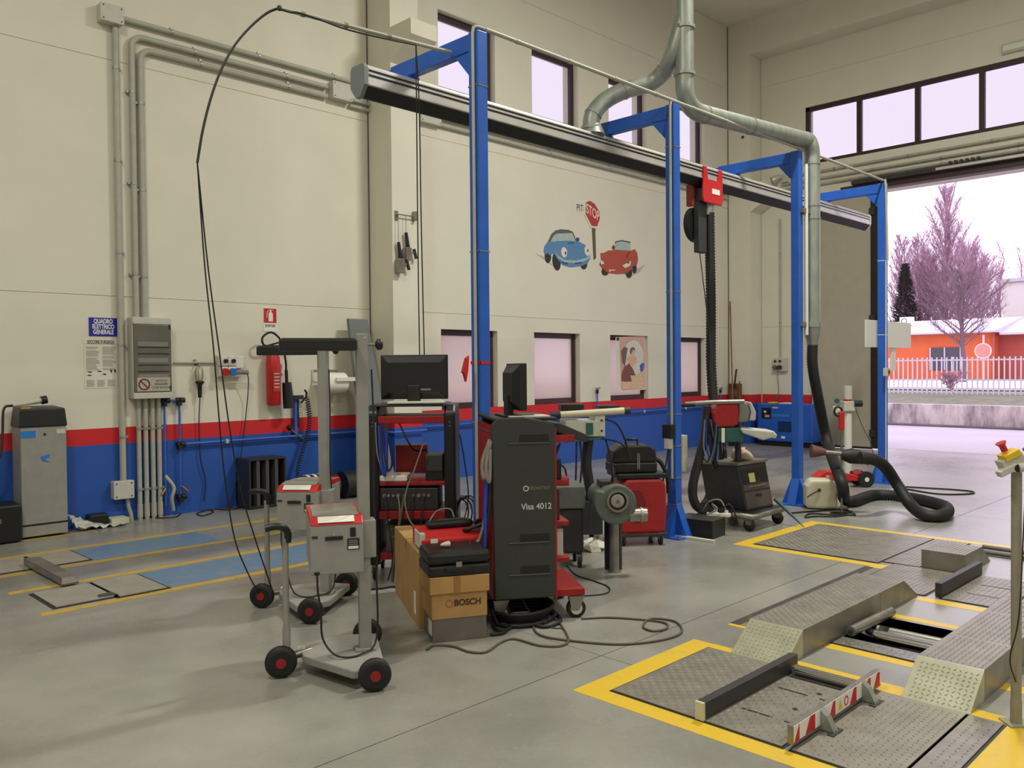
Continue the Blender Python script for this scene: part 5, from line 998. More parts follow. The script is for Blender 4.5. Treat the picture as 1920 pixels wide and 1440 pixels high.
# ------------------------------------------------------------------ boxes in front
bx = (3.107, 3.791); bang = -28
cb = thing('carton', 'brown carton with lid, lettered on its front', 'box', (*bx, 0), bang)
MB().box(0.0, .335, 0, .27, .135, .30).build('body', M_card, cb, .004); MB().box(-.012, .347, -.012, .282, .285, .385).build('lid', M_card, cb, .004)
MB().box(.13, .17, -.0135, -.012, .285, .385).build('tape', mat('brown_tape', srgb(150, 108, 60), .5), cb)
text('box_lettering', 'BOSCH', .05, mat('brown_ink', srgb(66, 40, 20), .8), parent_matrix(cb) @ Matrix.Translation((.215, -.001, .225)) @ Matrix.Rotation(math.pi/2, 4, 'X'), cb, .0006, bold=.0015); MB().ring((.105, -.002, .225), (.105, 0, .225), .022, .017, 20).build('box_emblem', mat('brown_faint_ink', srgb(150, 100, 48), .8), cb)
cr = thing('grey_crate', 'low dark grey crate under the lettered carton', 'crate', (*bx, 0), bang); MB().box(0.005, .33, 0.003, .267, 0, .135).build('wall', mat('dusty_grey_board', srgb(104, 98, 92), .8, noise=.12, nscale=9), cr, .003); MB().box(-.001, .005, .02, .1, .04, .125).build('paper_label', M_paper, cr)
Mb = parent_matrix(cb)
tc2 = thing('tool_case', 'black plastic tool case lying on the lettered carton', 'case', Mb @ Vector((-.02, -.01, .385)), bang)
MB().box(0, .375, 0, .30, 0, .065).build('lower_shell', M_blackp, tc2, .015); MB().box(0, .375, 0, .30, .068, .145).build('upper_shell', M_blackp, tc2, .025); MB().box(.165, .20, -.006, .0, .055, .085).build('latch', M_steel, tc2); MB().box(.10, .27, -.012, .02, .03, .055).build('handle', M_blackp, tc2, .004)
wl2 = tc2.matrix_basis if False else parent_matrix(tc2); tag(MB().lathe(wl2 @ Vector((.10, .12, .165)), [(.006, 0), (.012, .02), (.018, .055), (.016, .06)], 12, (1, -.2, 0)).build('bulb_cap', M_white), 'small white cap lying on the black tool case', 'cap')
ct = thing('tall_carton', 'long brown carton standing on edge behind the lettered carton', 'box', Mb @ Vector((-.02, .30, 0)), bang); MB().box(0, .12, 0, .92, 0, .47).build('body', M_card, ct, .004); MB().box(-.002, 0, .1, .16, .06, .2).build('label', M_paper, ct); MB().box(-.002, .122, .42, .47, .40, .4715).build('tape', MATS['brown_tape'], ct)
ct2 = thing('plain_carton', 'brown carton under the red instrument', 'box', Mb @ Vector((.11, .31, 0)), bang); MB().box(0, .19, 0, .38, 0, .455).build('body', M_card, ct2, .004); MB().box(.07, .12, -.0015, .381, .4, .4565).build('tape', MATS['brown_tape'], ct2)
rd = thing('red_instrument', 'red test instrument lying behind the black tool case', 'instrument', Mb @ Vector((-.0, .31, .472)), bang); MB().prism([(0, 0), (.30, 0), (.30, .11), (.06, .12), (0, .07)], 0, .40, 'x').build('case', M_red, rd, .012); MB().box(.06, .105, -.003, 0, .045, .075).build('label', M_signwhite, rd); MB().box(-.005, .03, .005, .2, .01, .11).build('grey_end', M_lgrey, rd, .006)
hd = thing('handset', 'black oblong handset resting on the red instrument', 'handset', parent_matrix(rd) @ Vector((.06, .07, .121)), bang+4); MB().box(0, .30, 0, .09, 0, .045).build('body', M_blackp, hd, .018); MB().box(.05, .26, .02, .07, .045, .05).build('top_plate', M_dgrey, hd, .003); MB().tube(spline([(.02, .05, .04), (.08, .08, .10), (.16, .06, .11), (.18, .03, .06)]), .005, 6).build('lead', M_cablegrey, hd)
# ------------------------------------------------------------------ blower on a stand
def at_depth(px, py, depth): return CAM+ray(px, py)*depth
bl = thing('blower', 'grey centrifugal blower on a round steel post', 'blower', (5.195, 4.09, 0), -40)
MB().cyl((0, 0, .01), (0, 0, .45), .036, 18).build('post', M_steel, bl); MB().cyl((0, 0, 0), (0, 0, .012), .055, 22).build('foot', M_steel, bl)
cz = .555; prof = []
for i in range(40):
    a = i/40*2*math.pi; r = .135+.045*(i/40); prof.append((math.cos(-a+2.4)*r, cz+math.sin(-a+2.4)*r))
MB().prism(prof, -.12, -.02, 'y').build('volute', mat('blower_grey', srgb(90, 97, 90), .5, noise=.12), bl, .012)
MB().ring((0, -.145, cz+.02), (0, -.12, cz+.02), .085, .068, 28).build('inlet_rim', M_steel, bl); MB().cyl((0, -.124, cz+.02), (0, -.119, cz+.02), .068, 24).build('inlet_cavity', M_blackp, bl); MB().lathe((0, -.15, cz+.02), [(.04, 0.008), (.052, .010), (.054, .03)], 22, (0, 1, 0)).build('impeller_hub', M_grey, bl); MB().cyl((0, -.16, cz+.02), (0, -.15, cz+.02), .012, 10).build('hub_nut', M_brass, bl)
MB().cyl((.10, -.07, cz-.10), (.24, -.07, cz-.10), .052, 20).build('outlet', M_steel, bl); MB().ring((.19, -.07, cz-.10), (.205, -.07, cz-.10), .058, .05, 20).build('outlet_band', M_galv, bl)
MB().cyl((-.02, -.02, cz+.01), (-.05, .30, cz+.01), .11, 20).build('motor', mat('blower_grey', (0, 0, 0)), bl); MB().box(-.10, -.01, .05, .20, cz+.10, cz+.15).build('terminal_box', M_dkmetal, bl, .006)
gm = thing('suction_unit', 'dark grey boxy suction unit left of the blower', 'machine', at_depth(1095, 1060, 7.0)*Vector((1, 1, 0)) if False else (4.98, 4.42, 0), -40)
MB().box(-.17, .17, 0, .35, .48, .66).build('upper_box', mat('unit_grey', srgb(96, 100, 96), .5, noise=.1), gm, .01); MB().box(-.15, .16, .02, .34, .12, .48).build('lower_box', M_dkmetal, gm, .02); MB().box(-.15, .05, .05, .25, .66, .72).build('top_tray', M_redd, gm, .004); MB().prism([(-.17, .44), (-.05, .50), (-.05, .2), (-.12, .15)], -.03, 0.0, 'y').build('curved_cover', M_dgrey, gm)
for x in (-.12, .13): caster(gm, x, .06, .05); caster(gm, x, .3, .05)
tag(MB().cyl((5.27, 4.16, 0), (5.27, 4.16, .38), .07, 18).build('black_canister', M_blackp, None, .006), 'black cylinder standing right behind the blower post', 'canister')
cpp = MB().lathe(AZ(1112, 1030, 0)+Vector((0, 0, .002)), [(.03, 0), (.11, .01), (.12, .04), (.07, .07), (.02, .08)], 11); rnd = random.Random(9); cpp.v = [(x+rnd.uniform(-.03, .03), y+rnd.uniform(-.03, .03), max(.002, z+rnd.uniform(-.02, .03))) for x, y, z in cpp.v]; cpp.sm = [False]*len(cpp.sm)
tag(cpp.build('crumpled_paper', M_paper), 'crumpled white paper on the floor behind the blower', 'paper')
# third cart with tubular handle
c3 = thing('gas_analyser_cart', 'analyser cart with pale tubular handle behind the dark tower', 'cart', (5.77, 4.73, 0), -40)
MB().cyl((-.36, -.12, 1.19), (.22, -.12, 1.22), .03, 14).build('handle_tube', M_hdpe, c3); MB().cyl((.22, -.12, 1.22), (.27, -.12, 1.222), .033, 14).build('handle_cap', M_dkmetal, c3); MB().cyl((-.42, -.12, 1.187), (-.34, -.12, 1.191), .034, 14).build('handle_cap', M_dkmetal, c3)
MB().box(-.30, .0, -.14, .2, 1.0, 1.14).build('instrument_tray', M_lgrey, c3, .006); MB().prism([(-.30, .95), (.02, .98), (.03, 1.0), (-.30, .98)], -.15, .2, 'y').build('tray_edge', M_green, c3); MB().box(-.12, -.06, -.15, -.14, 1.02, 1.12).build('green_clip', M_green, c3); MB().box(-.04, .05, -.13, .15, 1.0, 1.20).build('bracket', M_lgrey, c3, .004)
for z in (1.05, 1.14): MB().cyl((.02, -.138, z), (.02, -.13, z), .009, 8).build('bracket_hole', M_blackp, c3)
MB().box(-.32, -.12, -.06, .15, 1.22, 1.28).build('upper_box', M_blackp, c3, .008); MB().box(.02, .2, -.02, .2, 1.235, 1.26).build('black_clipboard', M_blackp, c3, .004)
MB().tube(spline([(-.06, .02, 1.0), (-.085, .02, .85), (-.09, .02, .72), (-.07, .03, .6), (-.05, .05, .5), (-.05, .08, .42)]), .045, 14).build('bent_column', M_dkmetal, c3); MB().box(-.30, .05, 0, .35, .12, .42).build('base_cabinet', M_dkmetal, c3, .01)
for x in (-.25, .0): caster(c3, x, .05, .055); caster(c3, x, .3, .055)
for pts in ([(.05, -.1, 1.15), (.16, -.1, 1.1), (.24, -.08, .95), (.28, -.02, .8)], [(.0, -.1, .98), (.08, -.12, .97), (.2, -.1, .93), (.3, 0, .80)], [(-.2, -.12, .96), (-.21, -.14, .7), (-.22, -.14, .5)], [(-.17, -.12, .96), (-.16, -.14, .75), (-.2, -.15, .4)], [(.06, -.1, .97), (.10, -.12, .8), (.12, -.12, .6)], [(-.34, -.1, .95), (-.38, -.1, .8), (-.30, -.1, .72), (-.28, -.1, .55)], [(-.36, -.1, .93), (-.40, -.12, .75), (-.38, -.1, .5)]): MB().tube(spline(pts), .008, 6).build('lead', M_cable, c3)
# red cart with tool case on top
rc = thing('red_trolley_cover', 'red rounded service unit on casters by the second blue post', 'machine', (5.98, 4.62, 0), -38)
MB().prism([(-.02, .10), (.40, .10), (.42, .30), (.41, .55), (.36, .60), (.05, .60), (-.02, .52)], 0, .38, 'y').build('shell', mat('dull_red_shell', srgb(162, 28, 32), .45, noise=.12), rc, .03); MB().prism([(.14+.075*math.cos(a*.3142), .36+.15*math.sin(a*.3142)) for a in range(20)], -.012, 0.0, 'y').build('oval_recess', mat('deep_red', srgb(120, 20, 24), .5), rc, .004); MB().box(-.04, .42, .0, .4, .60, .645).build('black_tray', M_blackp, rc, .01); MB().box(-.05, .42, -.02, .4, .08, .11).build('base', M_dkmetal, rc, .006)
for x in (.02, .36): caster(rc, x, .03, .05); caster(rc, x, .34, .05)
tk2 = thing('black_tool_case', 'black tool case with top handle on the red service unit', 'case', parent_matrix(rc) @ Vector((-.08, .03, .645)), -38)
MB().box(0, .42, 0, .27, 0, .10).build('lower_shell', M_blackp, tk2, .02); MB().prism([(0, .10), (.42, .10), (.40, .22), (.34, .25), (.08, .25), (.02, .20)], 0, .27, 'y').build('upper_shell', M_blackp, tk2, .015); MB().tube([(.16, .13, .25), (.16, .13, .295), (.27, .13, .295), (.27, .13, .25)], .012, 8).build('handle', M_blackp, tk2)
for x in (.23, .245): MB().box(x, x+.01, -.006, 0, .04, .18).build('latch', M_steel, tk2)
MB().tube(spline([(.42, .1, .12), (.48, .1, .08), (.54, .1, -.05), (.55, .1, -.2)]), .02, 10).build('side_hose', M_rubber, tk2)
MB().tube(spline([(.0, .0, .1), (.0, -.05, .0), (-.03, -.05, -.1)]), .015, 8).build('strap', M_blackp, tk2)
# black control box at post 2
A = AZ(1266, 1003, .0); B = AZ(1336, 1012, 0); an = math.degrees(math.atan2(B.y-A.y, B.x-A.x)); LB = (B-A).length
kb2 = thing('control_box', 'black oblong box on the floor at the foot of second blue post', 'box', (A.x, A.y, 0), an); MB().box(0, LB, 0, .28, 0.0, .165).build('shell', M_blackp, kb2, .006); MB().box(-.004, LB+.004, -.004, .284, .165, .172).build('lid', M_dkmetal, kb2, .002)
tag(MB().cbox(parent_matrix(kb2) @ Vector((LB*.5, -.10, .012)), (LB+.15, .05, .022), Matrix.Rotation(math.radians(an-4), 3, 'Z')).build('cable_duct', M_lgrey), 'pale cable duct on the floor before the black control box', 'cable duct')
pw2 = thing('power_strip', 'white multi socket strip with cables behind the black control box', 'socket', parent_matrix(kb2) @ Vector((LB*.6, .2, .172)), an+20); MB().box(0, .22, 0, .05, 0, .035).build('strip', M_white, pw2, .006)
for i in range(4): MB().cyl((.03+.05*i, .025, .035), (.03+.05*i, .025, .06), .018, 12).build('plug', M_white if i % 2 else M_blackp, pw2)
for i, pts in enumerate(([(.03, .02, .06), (0, .03, .14), (-.05, .05, .06), (-.1, .05, 0)], [(.08, .02, .06), (.05, .0, .12), (.1, -.05, .08), (.0, -.04, .02)], [(.13, .02, .06), (.2, .03, .12), (.25, .05, .05), (.3, .05, -.1)], [(.18, .02, .06), (.12, .06, .15), (.02, .08, .13), (-.06, .1, .03)])): MB().tube(spline(pts), .007, 6).build('lead', M_cablegrey if i % 2 else M_cable, pw2)
yb = parent_matrix(kb2) @ Vector((-.10, -.02, 0)); tag(MB().cbox(yb+Vector((0, 0, .05)), (.16, .10, .012), Matrix.Rotation(.35, 3, 'Y') @ Matrix.Rotation(.3, 3, 'Z')).build('yellow_folder', mat('lime_plastic', srgb(208, 210, 50), .5)), 'lime yellow plastic folder beside the black control box', 'folder')
wb2 = AY(1281, 900, 4.70); tag(MB().box(wb2.x-.03, wb2.x+.05, 4.68, 4.74, .56, .92).build('pale_channel', M_hdpe, None, .004), 'pale plastic channel fixed upright behind the second blue post', 'channel')
kbx = AY(1242, 825, 4.5); ks = thing('post_switch', 'black switch box on the left of the second blue post', 'switch', (6.62, 4.52, .9)); MB().box(6.57, 6.648, 4.50, 4.60, .93, 1.06).build('housing', M_blackp, ks, .006, world=True); MB().box(6.575, 6.64, 4.52, 4.58, .83, .93).build('plug', M_lgrey, ks, .006, world=True); MB().tube(spline([(6.6, 4.55, .83), (6.55, 4.56, .6), (6.5, 4.6, .3), (6.45, 4.62, .05)]), .008, 6).build('lead', M_cable, ks, world=True)
# ------------------------------------------------------------------ smoke meter cart
sm = thing('smoke_meter_cart', 'smoke meter cart with red console on bent legs and black cabinet', 'cart', (7.30, 4.16, 0), -5)
CB = [(7.455, 4.224, .17), (7.89, 4.165, .17), (8.03, 4.71, .17), (7.613, 4.774, .17), (7.41, 4.30, .62), (7.84, 4.225, .63), (7.95, 4.74, .60), (7.53, 4.80, .59)]
cab = MB().add(CB, [(0, 3, 2, 1), (4, 5, 6, 7), (0, 1, 5, 4), (1, 2, 6, 5), (2, 3, 7, 6), (3, 0, 4, 7)]).build('cabinet', M_dkmetal, sm, .012, world=True)
def face(u, v, off):
    b0, b1, t0, t1 = [Vector(CB[i]) for i in (0, 1, 4, 5)]; n = (b1-b0).cross(t0-b0).normalized(); return (b0.lerp(b1, u)).lerp(t0.lerp(t1, u), v)+n*off
def fpatch(nm, u0, u1, v0, v1, o0, o1, m):
    vs = [face(u, v, o) for o in (o0, o1) for u, v in ((u0, v0), (u1, v0), (u1, v1), (u0, v1))]; MB().add(vs, [(0, 3, 2, 1), (4, 5, 6, 7), (0, 1, 5, 4), (1, 2, 6, 5), (2, 3, 7, 6), (3, 0, 4, 7)]).build(nm, m, cab, world=True)
fpatch('dark_opening', .06, .94, .58, .90, .0, .003, M_blackp); fpatch('drawer_face', .05, .95, .06, .40, .0, .004, mat('dusty_dark_grey', srgb(84, 76, 74), .6)); fpatch('middle_panel', .05, .95, .44, .56, 0, .006, mat('dusty_dark_grey', (0, 0, 0))); fpatch('drawer_lip', .2, .8, .50, .53, .004, .016, M_steel); fpatch('drawer_handle', .42, .62, .29, .33, .004, .012, M_blackp); fpatch('yellow_rag', .3, .5, .60, .80, .003, .008, mat('pale_yellow', srgb(200, 196, 120), .8))
MB().add([(p[0]+(q[0]-p[0])*0, p[1], z) for z in (.0, .028) for p, q in ()] or [Vector(CB[i])+Vector((dx2, dy2, z)) for z in (.0, .03) for i, dx2, dy2 in ((4, -.015, -.015), (5, .015, -.015), (6, .015, .01), (7, -.015, .01))], [(0, 3, 2, 1), (4, 5, 6, 7), (0, 1, 5, 4), (1, 2, 6, 5), (2, 3, 7, 6), (3, 0, 4, 7)]).build('grey_top', M_steel, cab, .006, world=True)
MB().tube([(7.46, 4.78, .14), (7.34, 4.10, .14), (7.96, 4.11, .14), (8.05, 4.6, .14)], .03, 12).build('frame_bar', M_steel, sm, world=True); MB().box(7.36, 8.02, 4.12, 4.78, .14, .17).build('platform', M_dkmetal, sm, .008, world=True)
im = parent_matrix(sm).inverted()
for x, y in ((7.36, 4.14), (7.90, 4.13), (7.42, 4.70), (7.98, 4.68)): p = im @ Vector((x, y, 0)); caster(sm, p.x, p.y, .062)
MC = Matrix.Translation((7.367, 4.203, 0)) @ Matrix.Rotation(math.radians(-48), 4, 'Z')
# console
MB().tube(spline([(-.33, .12, 1.2), (-.35, .10, .95), (-.41, .1, .7), (-.48, .08, .42), (-.46, .08, .25), (-.36, .12, .16)]), .045, 14).xf(MC).build('bent_leg', M_dkmetal, sm, world=True); MB().tube(spline([(-.02, .2, 1.05), (-.015, .2, .85), (-.01, .2, .62)]), .032, 12).xf(MC).build('rear_leg', M_dkmetal, sm, world=True); MB().tube(spline([(-.28, .1, 1.05), (-.25, .12, .85), (-.26, .12, .66), (-.24, .15, .6)]), .03, 10).xf(MC).build('mid_leg', M_blackp, sm, world=True)
MB().tube(spline([(-.56, .0, 1.235), (-.3, -.02, 1.25), (.0, -.02, 1.255)]), .022, 10).xf(MC).build('handle_bar', M_steel, sm, world=True); MB().cbox((-.53, .0, 1.222), (.13, .06, .035)).xf(MC).build('handle_grip', M_blackp, sm, .01, world=True)
MB().prism([(-.28, 1.0), (-.06, 1.02), (-.04, 1.14), (-.06, 1.25), (-.24, 1.25), (-.30, 1.15)], -.02, .28, 'y').xf(MC).build('red_console', mat('dull_red_shell', (0, 0, 0)), sm, .02, world=True); MB().prism([(-.06, 1.05), (.04, 1.06), (.06, 1.15), (.03, 1.25), (-.05, 1.25), (-.045, 1.14)], -.03, .28, 'y').xf(MC).build('grey_console', mat('console_grey', srgb(120, 122, 116), .5), sm, .02, world=True); MB().prism([(.05, 1.07), (.11, 1.07), (.115, 1.15), (.07, 1.25), (.04, 1.25), (.065, 1.15)], -.03, .27, 'y').xf(MC).build('lilac_end', mat('lilac_plastic', srgb(190, 176, 190), .5), sm, .012, world=True)
MB().prism([(-.04, 1.0), (.28, .97), (.32, .92), (.18, .88), (-.02, .95)], -.04, .25, 'y').xf(MC).build('keyboard_shelf', M_lgrey, sm, .015, world=True); MB().box(-.25, .0, .0, .2, .86, 1.0).xf(MC).build('cable_basket', M_green, sm, .01, world=True)
for i in range(9): y = .02*i-.06; MB().tube(spline([(-.40+.018*i, y, 1.08), (-.42+.03*i, y, .8+.01*i), (-.36+.022*i, y, .68), (-.30+.012*i, y, .85), (-.28+.008*i, y, 1.06)]), .008, 6).xf(MC).build('looped_lead', (M_cable, M_cablegrey, M_bluehose, M_cable)[i % 4], sm, world=True)
for x in (-.17, -.05): MB().tube([(x, .02, .88), (x, .02, .78)], .006, 6).xf(MC).build('jack_lead', M_cable, sm, world=True); MB().cyl((x, .02, .78), (x-.005, .02, .70), .012, 8, .02).xf(MC).build('jack', M_blackp, sm, world=True)
MB().box(-.22, -.19, -.045, -.03, .86, 1.0).xf(MC).build('white_tag', M_signwhite, sm, world=True)
cl = Vector((7.66, 4.40, .655)); b = MB(); rnd = random.Random(4); n = 10; V = []
b.lathe(cl, [(.02, -.02), (.10, 0), (.12, .04), (.08, .09), (.02, .12)], 14, (.3, -.1, .9)); V = b.v; b.v = [(x+rnd.uniform(-.015, .015), y+rnd.uniform(-.015, .015), z+rnd.uniform(-.01, .01)) for x, y, z in V]
tag(b.build('crumpled_cloth', mat('beige_cloth', srgb(206, 188, 164), .9, noise=.1)), 'crumpled beige cloth on top of the smoke meter cabinet', 'cloth')
a, c = AZ(1453, 935, .25), AZ(1507, 988, .005); tag(MB().tube([a, a.lerp(c, .5), c], .022, 8, rf=lambda i: (.022, .016, .004)[i]).build('tapered_probe', mat('teal_rubber', srgb(60, 88, 84), .5)), 'tapered teal probe leaning to the floor by the smoke meter cart', 'probe')
# ------------------------------------------------------------------ far corner
cp = thing('blue_compressor', 'blue compressor cabinet against the wall in the far corner', 'compressor', (15.5, 8.1, 0)); y1 = AX(1420, 800, 15.5).y; y0 = y1-1.15; zt = AX(1440, 757, 15.5).z
MB().box(15.5, 16.1, y0, y1, .10, zt).build('cabinet', M_blue, cp, .015, world=True); MB().box(15.55, 16.08, y0+.03, y1-.03, 0.0, .10).build('plinth', M_blackp, cp, world=True)
MB().box(15.492, 15.5, y1-.30, y1-.10, zt-.30, zt-.08).build('control_panel', M_blackp, cp, world=True); MB().box(15.489, 15.492, y1-.20, y1-.15, zt-.18, zt-.14).build('display', M_signwhite, cp, world=True); MB().box(15.489, 15.492, y1-.27, y1-.17, zt-.27, zt-.22).build('warning_label', mat('pinkish_label', srgb(190, 150, 150), .6), cp, world=True)
MB().box(15.49, 15.5, y1-.70, y1-.32, zt-.26, zt-.20).build('brand_strip', M_skyblue, cp, world=True); MB().box(15.49, 15.5, y1-.45, y1-.33, zt-.09, zt-.06).build('maker_plate', M_lgrey, cp, world=True)
for i in range(7): MB().box(15.49, 15.5, y1-.75, y1-.45, .30+.03*i, .315+.03*i).build('vent_slat', M_blackp, cp, world=True)
for y in (y1-.36, y1-.55): MB().box(15.488, 15.5, y-.05, y+.03, .16, .21).build('sticker', M_white, cp, world=True)
tag(MB().box(15.6, 15.75, y1-.33, y1-.18, zt, zt+.03).build('yellow_tape_roll', M_yellow, None, .01), 'yellow item lying on the blue compressor', 'box'); tag(MB().box(15.6, 15.9, y1-.75, y1-.42, zt, zt+.02).build('folded_papers', M_paper, None, .003), 'papers lying on top of the blue compressor', 'papers')
# jerrycan
jp = AZ(1538, 953, 0); jc = thing('jerrycan', 'yellowed white plastic jerrycan on the floor beside the third blue post', 'jerrycan', (jp.x, jp.y, 0), -55)
MB().prism([(-.16, 0.01), (.16, 0.01), (.17, .05), (.16, .28), (.10, .335), (-.12, .335), (-.17, .26), (-.17, .05)], -.11, .11, 'y').build('body', M_hdpe, jc, .035, seg=3); MB().cyl((.09, 0, .325), (.09, 0, .365), .028, 14).build('neck', M_hdpe, jc); MB().cyl((-.03, -.12, .22), (-.03, -.10, .22), .018, 10).build('plug', M_dkmetal, jc); MB().tube(spline([(-.03, -.12, .22), (-.09, -.13, .19), (-.16, -.12, .14)]), .006, 6).build('tap_hose', M_cable, jc)
# nozzle stand
sp = AZ(1578, 962, 0); ns2 = thing('nozzle_stand', 'thin steel stand holding a brown exhaust funnel', 'stand', (sp.x, sp.y, 0), -50)
MB().cyl((0, 0, 0), (0, 0, .98), .011, 10).build('rod', M_steel, ns2); b = MB(); b.tube([(-.13, -.06, .008), (-.10, .0, .008), (0, .0, .008), (.13, .03, .008)], .008, 6); b.tube([(-.12, -.09, .008), (.12, -.07, .008)], .008, 6); b.build('wire_foot', M_blackp, ns2)
zn = AZ(1, 1, 0).z; zn = .66
MB().cyl((-.32, 0, zn+.01), (-.17, 0, zn-.0), .075, 18, .035).build('funnel', mat('brown_funnel', srgb(104, 68, 66), .5), ns2); MB().cyl((-.17, 0, zn), (.04, 0, zn-.02), .024, 12).build('pipe', M_steel, ns2)
MB().tube([(.0, 0, zn-.03), (.10, 0, zn-.04), (.30, 0, zn-.08)], .07, 16, rf=lambda i: (.05, .085, .055)[i]).build('black_nozzle', M_rubber, ns2); MB().ring((.28, 0, zn-.075), (.31, 0, zn-.08), .067, .055, 18).build('clamp', M_chrome, ns2)
MB().cbox((0, 0, 1.0), (.06, .04, .20)).build('red_handle', M_red, ns2, .012); MB().tube([(math.cos(i*.45)*.04-.035, 0, 1.10+math.sin(i*.45)*.05) for i in range(12)], .012, 8).build('handle_ring', M_blackp, ns2)
# white column device
wp = AZ(1590, 902, 0); wc = thing('white_gauge_column', 'white tubular gauge column with clear cylinder on top by the door', 'gauge', (wp.x, wp.y, 0), -45)
ztop = .5
def zcol(py): return 1.6-(py-685)*((wp-CAM).dot(_f))/FPX
MB().cyl((0, 0, .0), (0, 0, zcol(775)), .05, 16).build('column', M_white, wc); MB().cyl((0, 0, 0), (0, 0, .02), .16, 20).build('foot', M_dkmetal, wc); MB().cyl((.0, 0, zcol(752)), (.0, 0, zcol(724)), .055, 18).build('clear_cylinder', M_lgrey, wc); MB().cbox((0, 0, zcol(762)), (.16, .14, .14)).build('head', M_lgrey, wc, .01); MB().cyl((.06, -.07, zcol(757)), (.16, -.07, zcol(757)), .045, 14).build('black_knob', M_blackp, wc); MB().cbox((-.15, 0, zcol(768)), (.12, .05, .09)).build('side_box', M_lgrey, wc, .006); MB().cyl((-.15, -.01, zcol(752)), (-.15, .01, zcol(752)), .035, 12).build('dial', M_green, wc); MB().ring((0, 0, zcol(752)), (0, 0, zcol(749)), .058, .05, 18).build('red_band', M_red, wc)
MB().tube(spline([(.1, 0, zcol(765)), (.2, 0, zcol(800)), (.3, -.05, zcol(835)), (.35, -.1, .1)]), .005, 5).build('chain', M_dkmetal, wc)
# red trolley jack
jk = AZ(1575, 905, 0); tj = thing('trolley_jack', 'red trolley jack with black wheel behind the nozzle stand', 'jack', (10.9, 4.75, 0), -40)
MB().prism([(-.42, .14), (-.30, .22), (-.05, .20), (.18, .14), (.18, .08), (-.25, .10)], -.10, .10, 'y').build('frame', M_red, tj, .01); MB().cyl((.24, -.13, .105), (.24, -.09, .105), .105, 22).build('wheel', M_rubber, tj); MB().cyl((.24, -.135, .105), (.24, -.09, .105), .03, 14).build('hub', M_signwhite, tj); MB().cyl((.24, .09, .105), (.24, .13, .105), .105, 22).build('wheel', M_rubber, tj); MB().cyl((.24, -.12, .105), (.24, .12, .105), .016, 8).build('axle', M_steel, tj); MB().cyl((-.28, -.08, .06), (-.28, -.05, .06), .06, 16).build('front_caster', M_dkmetal, tj); MB().cyl((-.28, .05, .06), (-.28, .08, .06), .06, 16).build('front_caster', M_dkmetal, tj); MB().cyl((.1, 0, .15), (.22, 0, .16), .06, 14).build('cylinder', M_redd, tj)

# ------------------------------------------------------------------ tester bay: plates, ramps, bars
def lugs(quad_o, ux, uy, nrm, w, l, sp=.028, h=.0028, seed=1, half=.0095):
    b = MB(); n = 0; o = Vector(quad_o); ux = Vector(ux).normalized(); uy = Vector(uy).normalized(); nr = Vector(nrm).normalized()
    for i in range(int(w/sp)):
        for j in range(int(l/sp)):
            c = o+ux*(sp*(i+.5))+uy*(sp*(j+.5)); s = 1 if (i+j) % 2 else -1; d = (ux+uy*s).normalized(); e = (ux*-s+uy).normalized()
            L, W_ = half, half*.36
            b.add([c+d*L, c+e*W_, c-d*L, c-e*W_, c+nr*h+d*L*.35, c+nr*h-d*L*.35], [(0, 1, 4), (1, 5, 4), (1, 2, 5), (2, 3, 5), (3, 4, 5), (3, 0, 4)])
    return b
def plate(name, label, x0, x1, y0, y1, z=.008, m=M_tread, sp=.03):
    t = thing(name, label, 'plate', (x0, y0, 0), 0, 'tread plates of the tester bay'); MB().box(x0-.012, x1+.012, y0-.012, y1+.012, .0014, .003).build('gap', M_blackp, t, world=True); MB().box(x0, x1, y0, y1, .003, z).build('sheet', m, t, .001, world=True)
    o = lugs((x0+.01, y0+.01, z), (1, 0, 0), (0, 1, 0), (0, 0, 1), x1-x0-.02, y1-y0-.02, sp).build('tread_lugs', m, t, world=True); o['kind'] = 'stuff'; return t
plate('tread_plate', 'large tread plate left of the black bar nearest camera', 3.262, 4.14, 2.10, 2.585)
pm2 = plate('tread_plate', 'slotted tread plate between the black bar and striped bar', 3.262, 4.02, 1.69, 2.085)
for x, y0, y1 in ((3.50, 1.86, 2.01), (3.50, 1.70, 1.80), (3.85, 1.86, 2.01), (3.85, 1.70, 1.80)): MB().box(x-.006, x+.006, y0, y1, .008, .0095).build('slot', M_blackp, pm2, world=True)
for x in (3.657, 3.906): MB().cyl((x, 1.828, .008), (x, 1.828, .0095), .014, 14).build('hole', M_blackp, pm2, world=True)
plate('tread_plate', 'tread plate right of the striped bar in front of ramp', 3.262, 4.15, 1.245, 1.645)
plate('tread_plate', 'worn narrow tread plate beside the yellow line at lower right', 3.262, 4.135, 1.092, 1.232, m=M_steel, sp=.035)
cr1 = thing('guide_roller', 'chrome roller at the far end of the slotted plate', 'roller', (4.09, 1.7, 0)); MB().cyl((4.085, 1.71, .03), (4.085, 2.03, .03), .026, 20).build('roller', M_chrome, cr1, world=True); MB().box(4.04, 4.13, 1.69, 2.05, .001, .006).build('cradle', M_darkpit, cr1, world=True)
for y in (1.695, 2.03): MB().box(4.06, 4.11, y, y+.016, .003, .05).build('bearing', M_steel, cr1, world=True)
rear = plate('tread_plate', 'large flush tread plate inside the far yellow border', 6.86, 8.14, 2.72, 3.80, sp=.036)
plate('tread_plate', 'tread plate between far yellow border and high ramp block', 6.93, 8.14, 2.42, 2.70, sp=.036)
plate('tread_plate', 'flat tread plate past the first long ramp', 6.10, 6.90, 2.10, 2.60, sp=.034)
fp = plate('tread_plate', 'slotted tread plate beyond the far black bar', 6.10, 6.95, 1.60, 1.99, sp=.036)
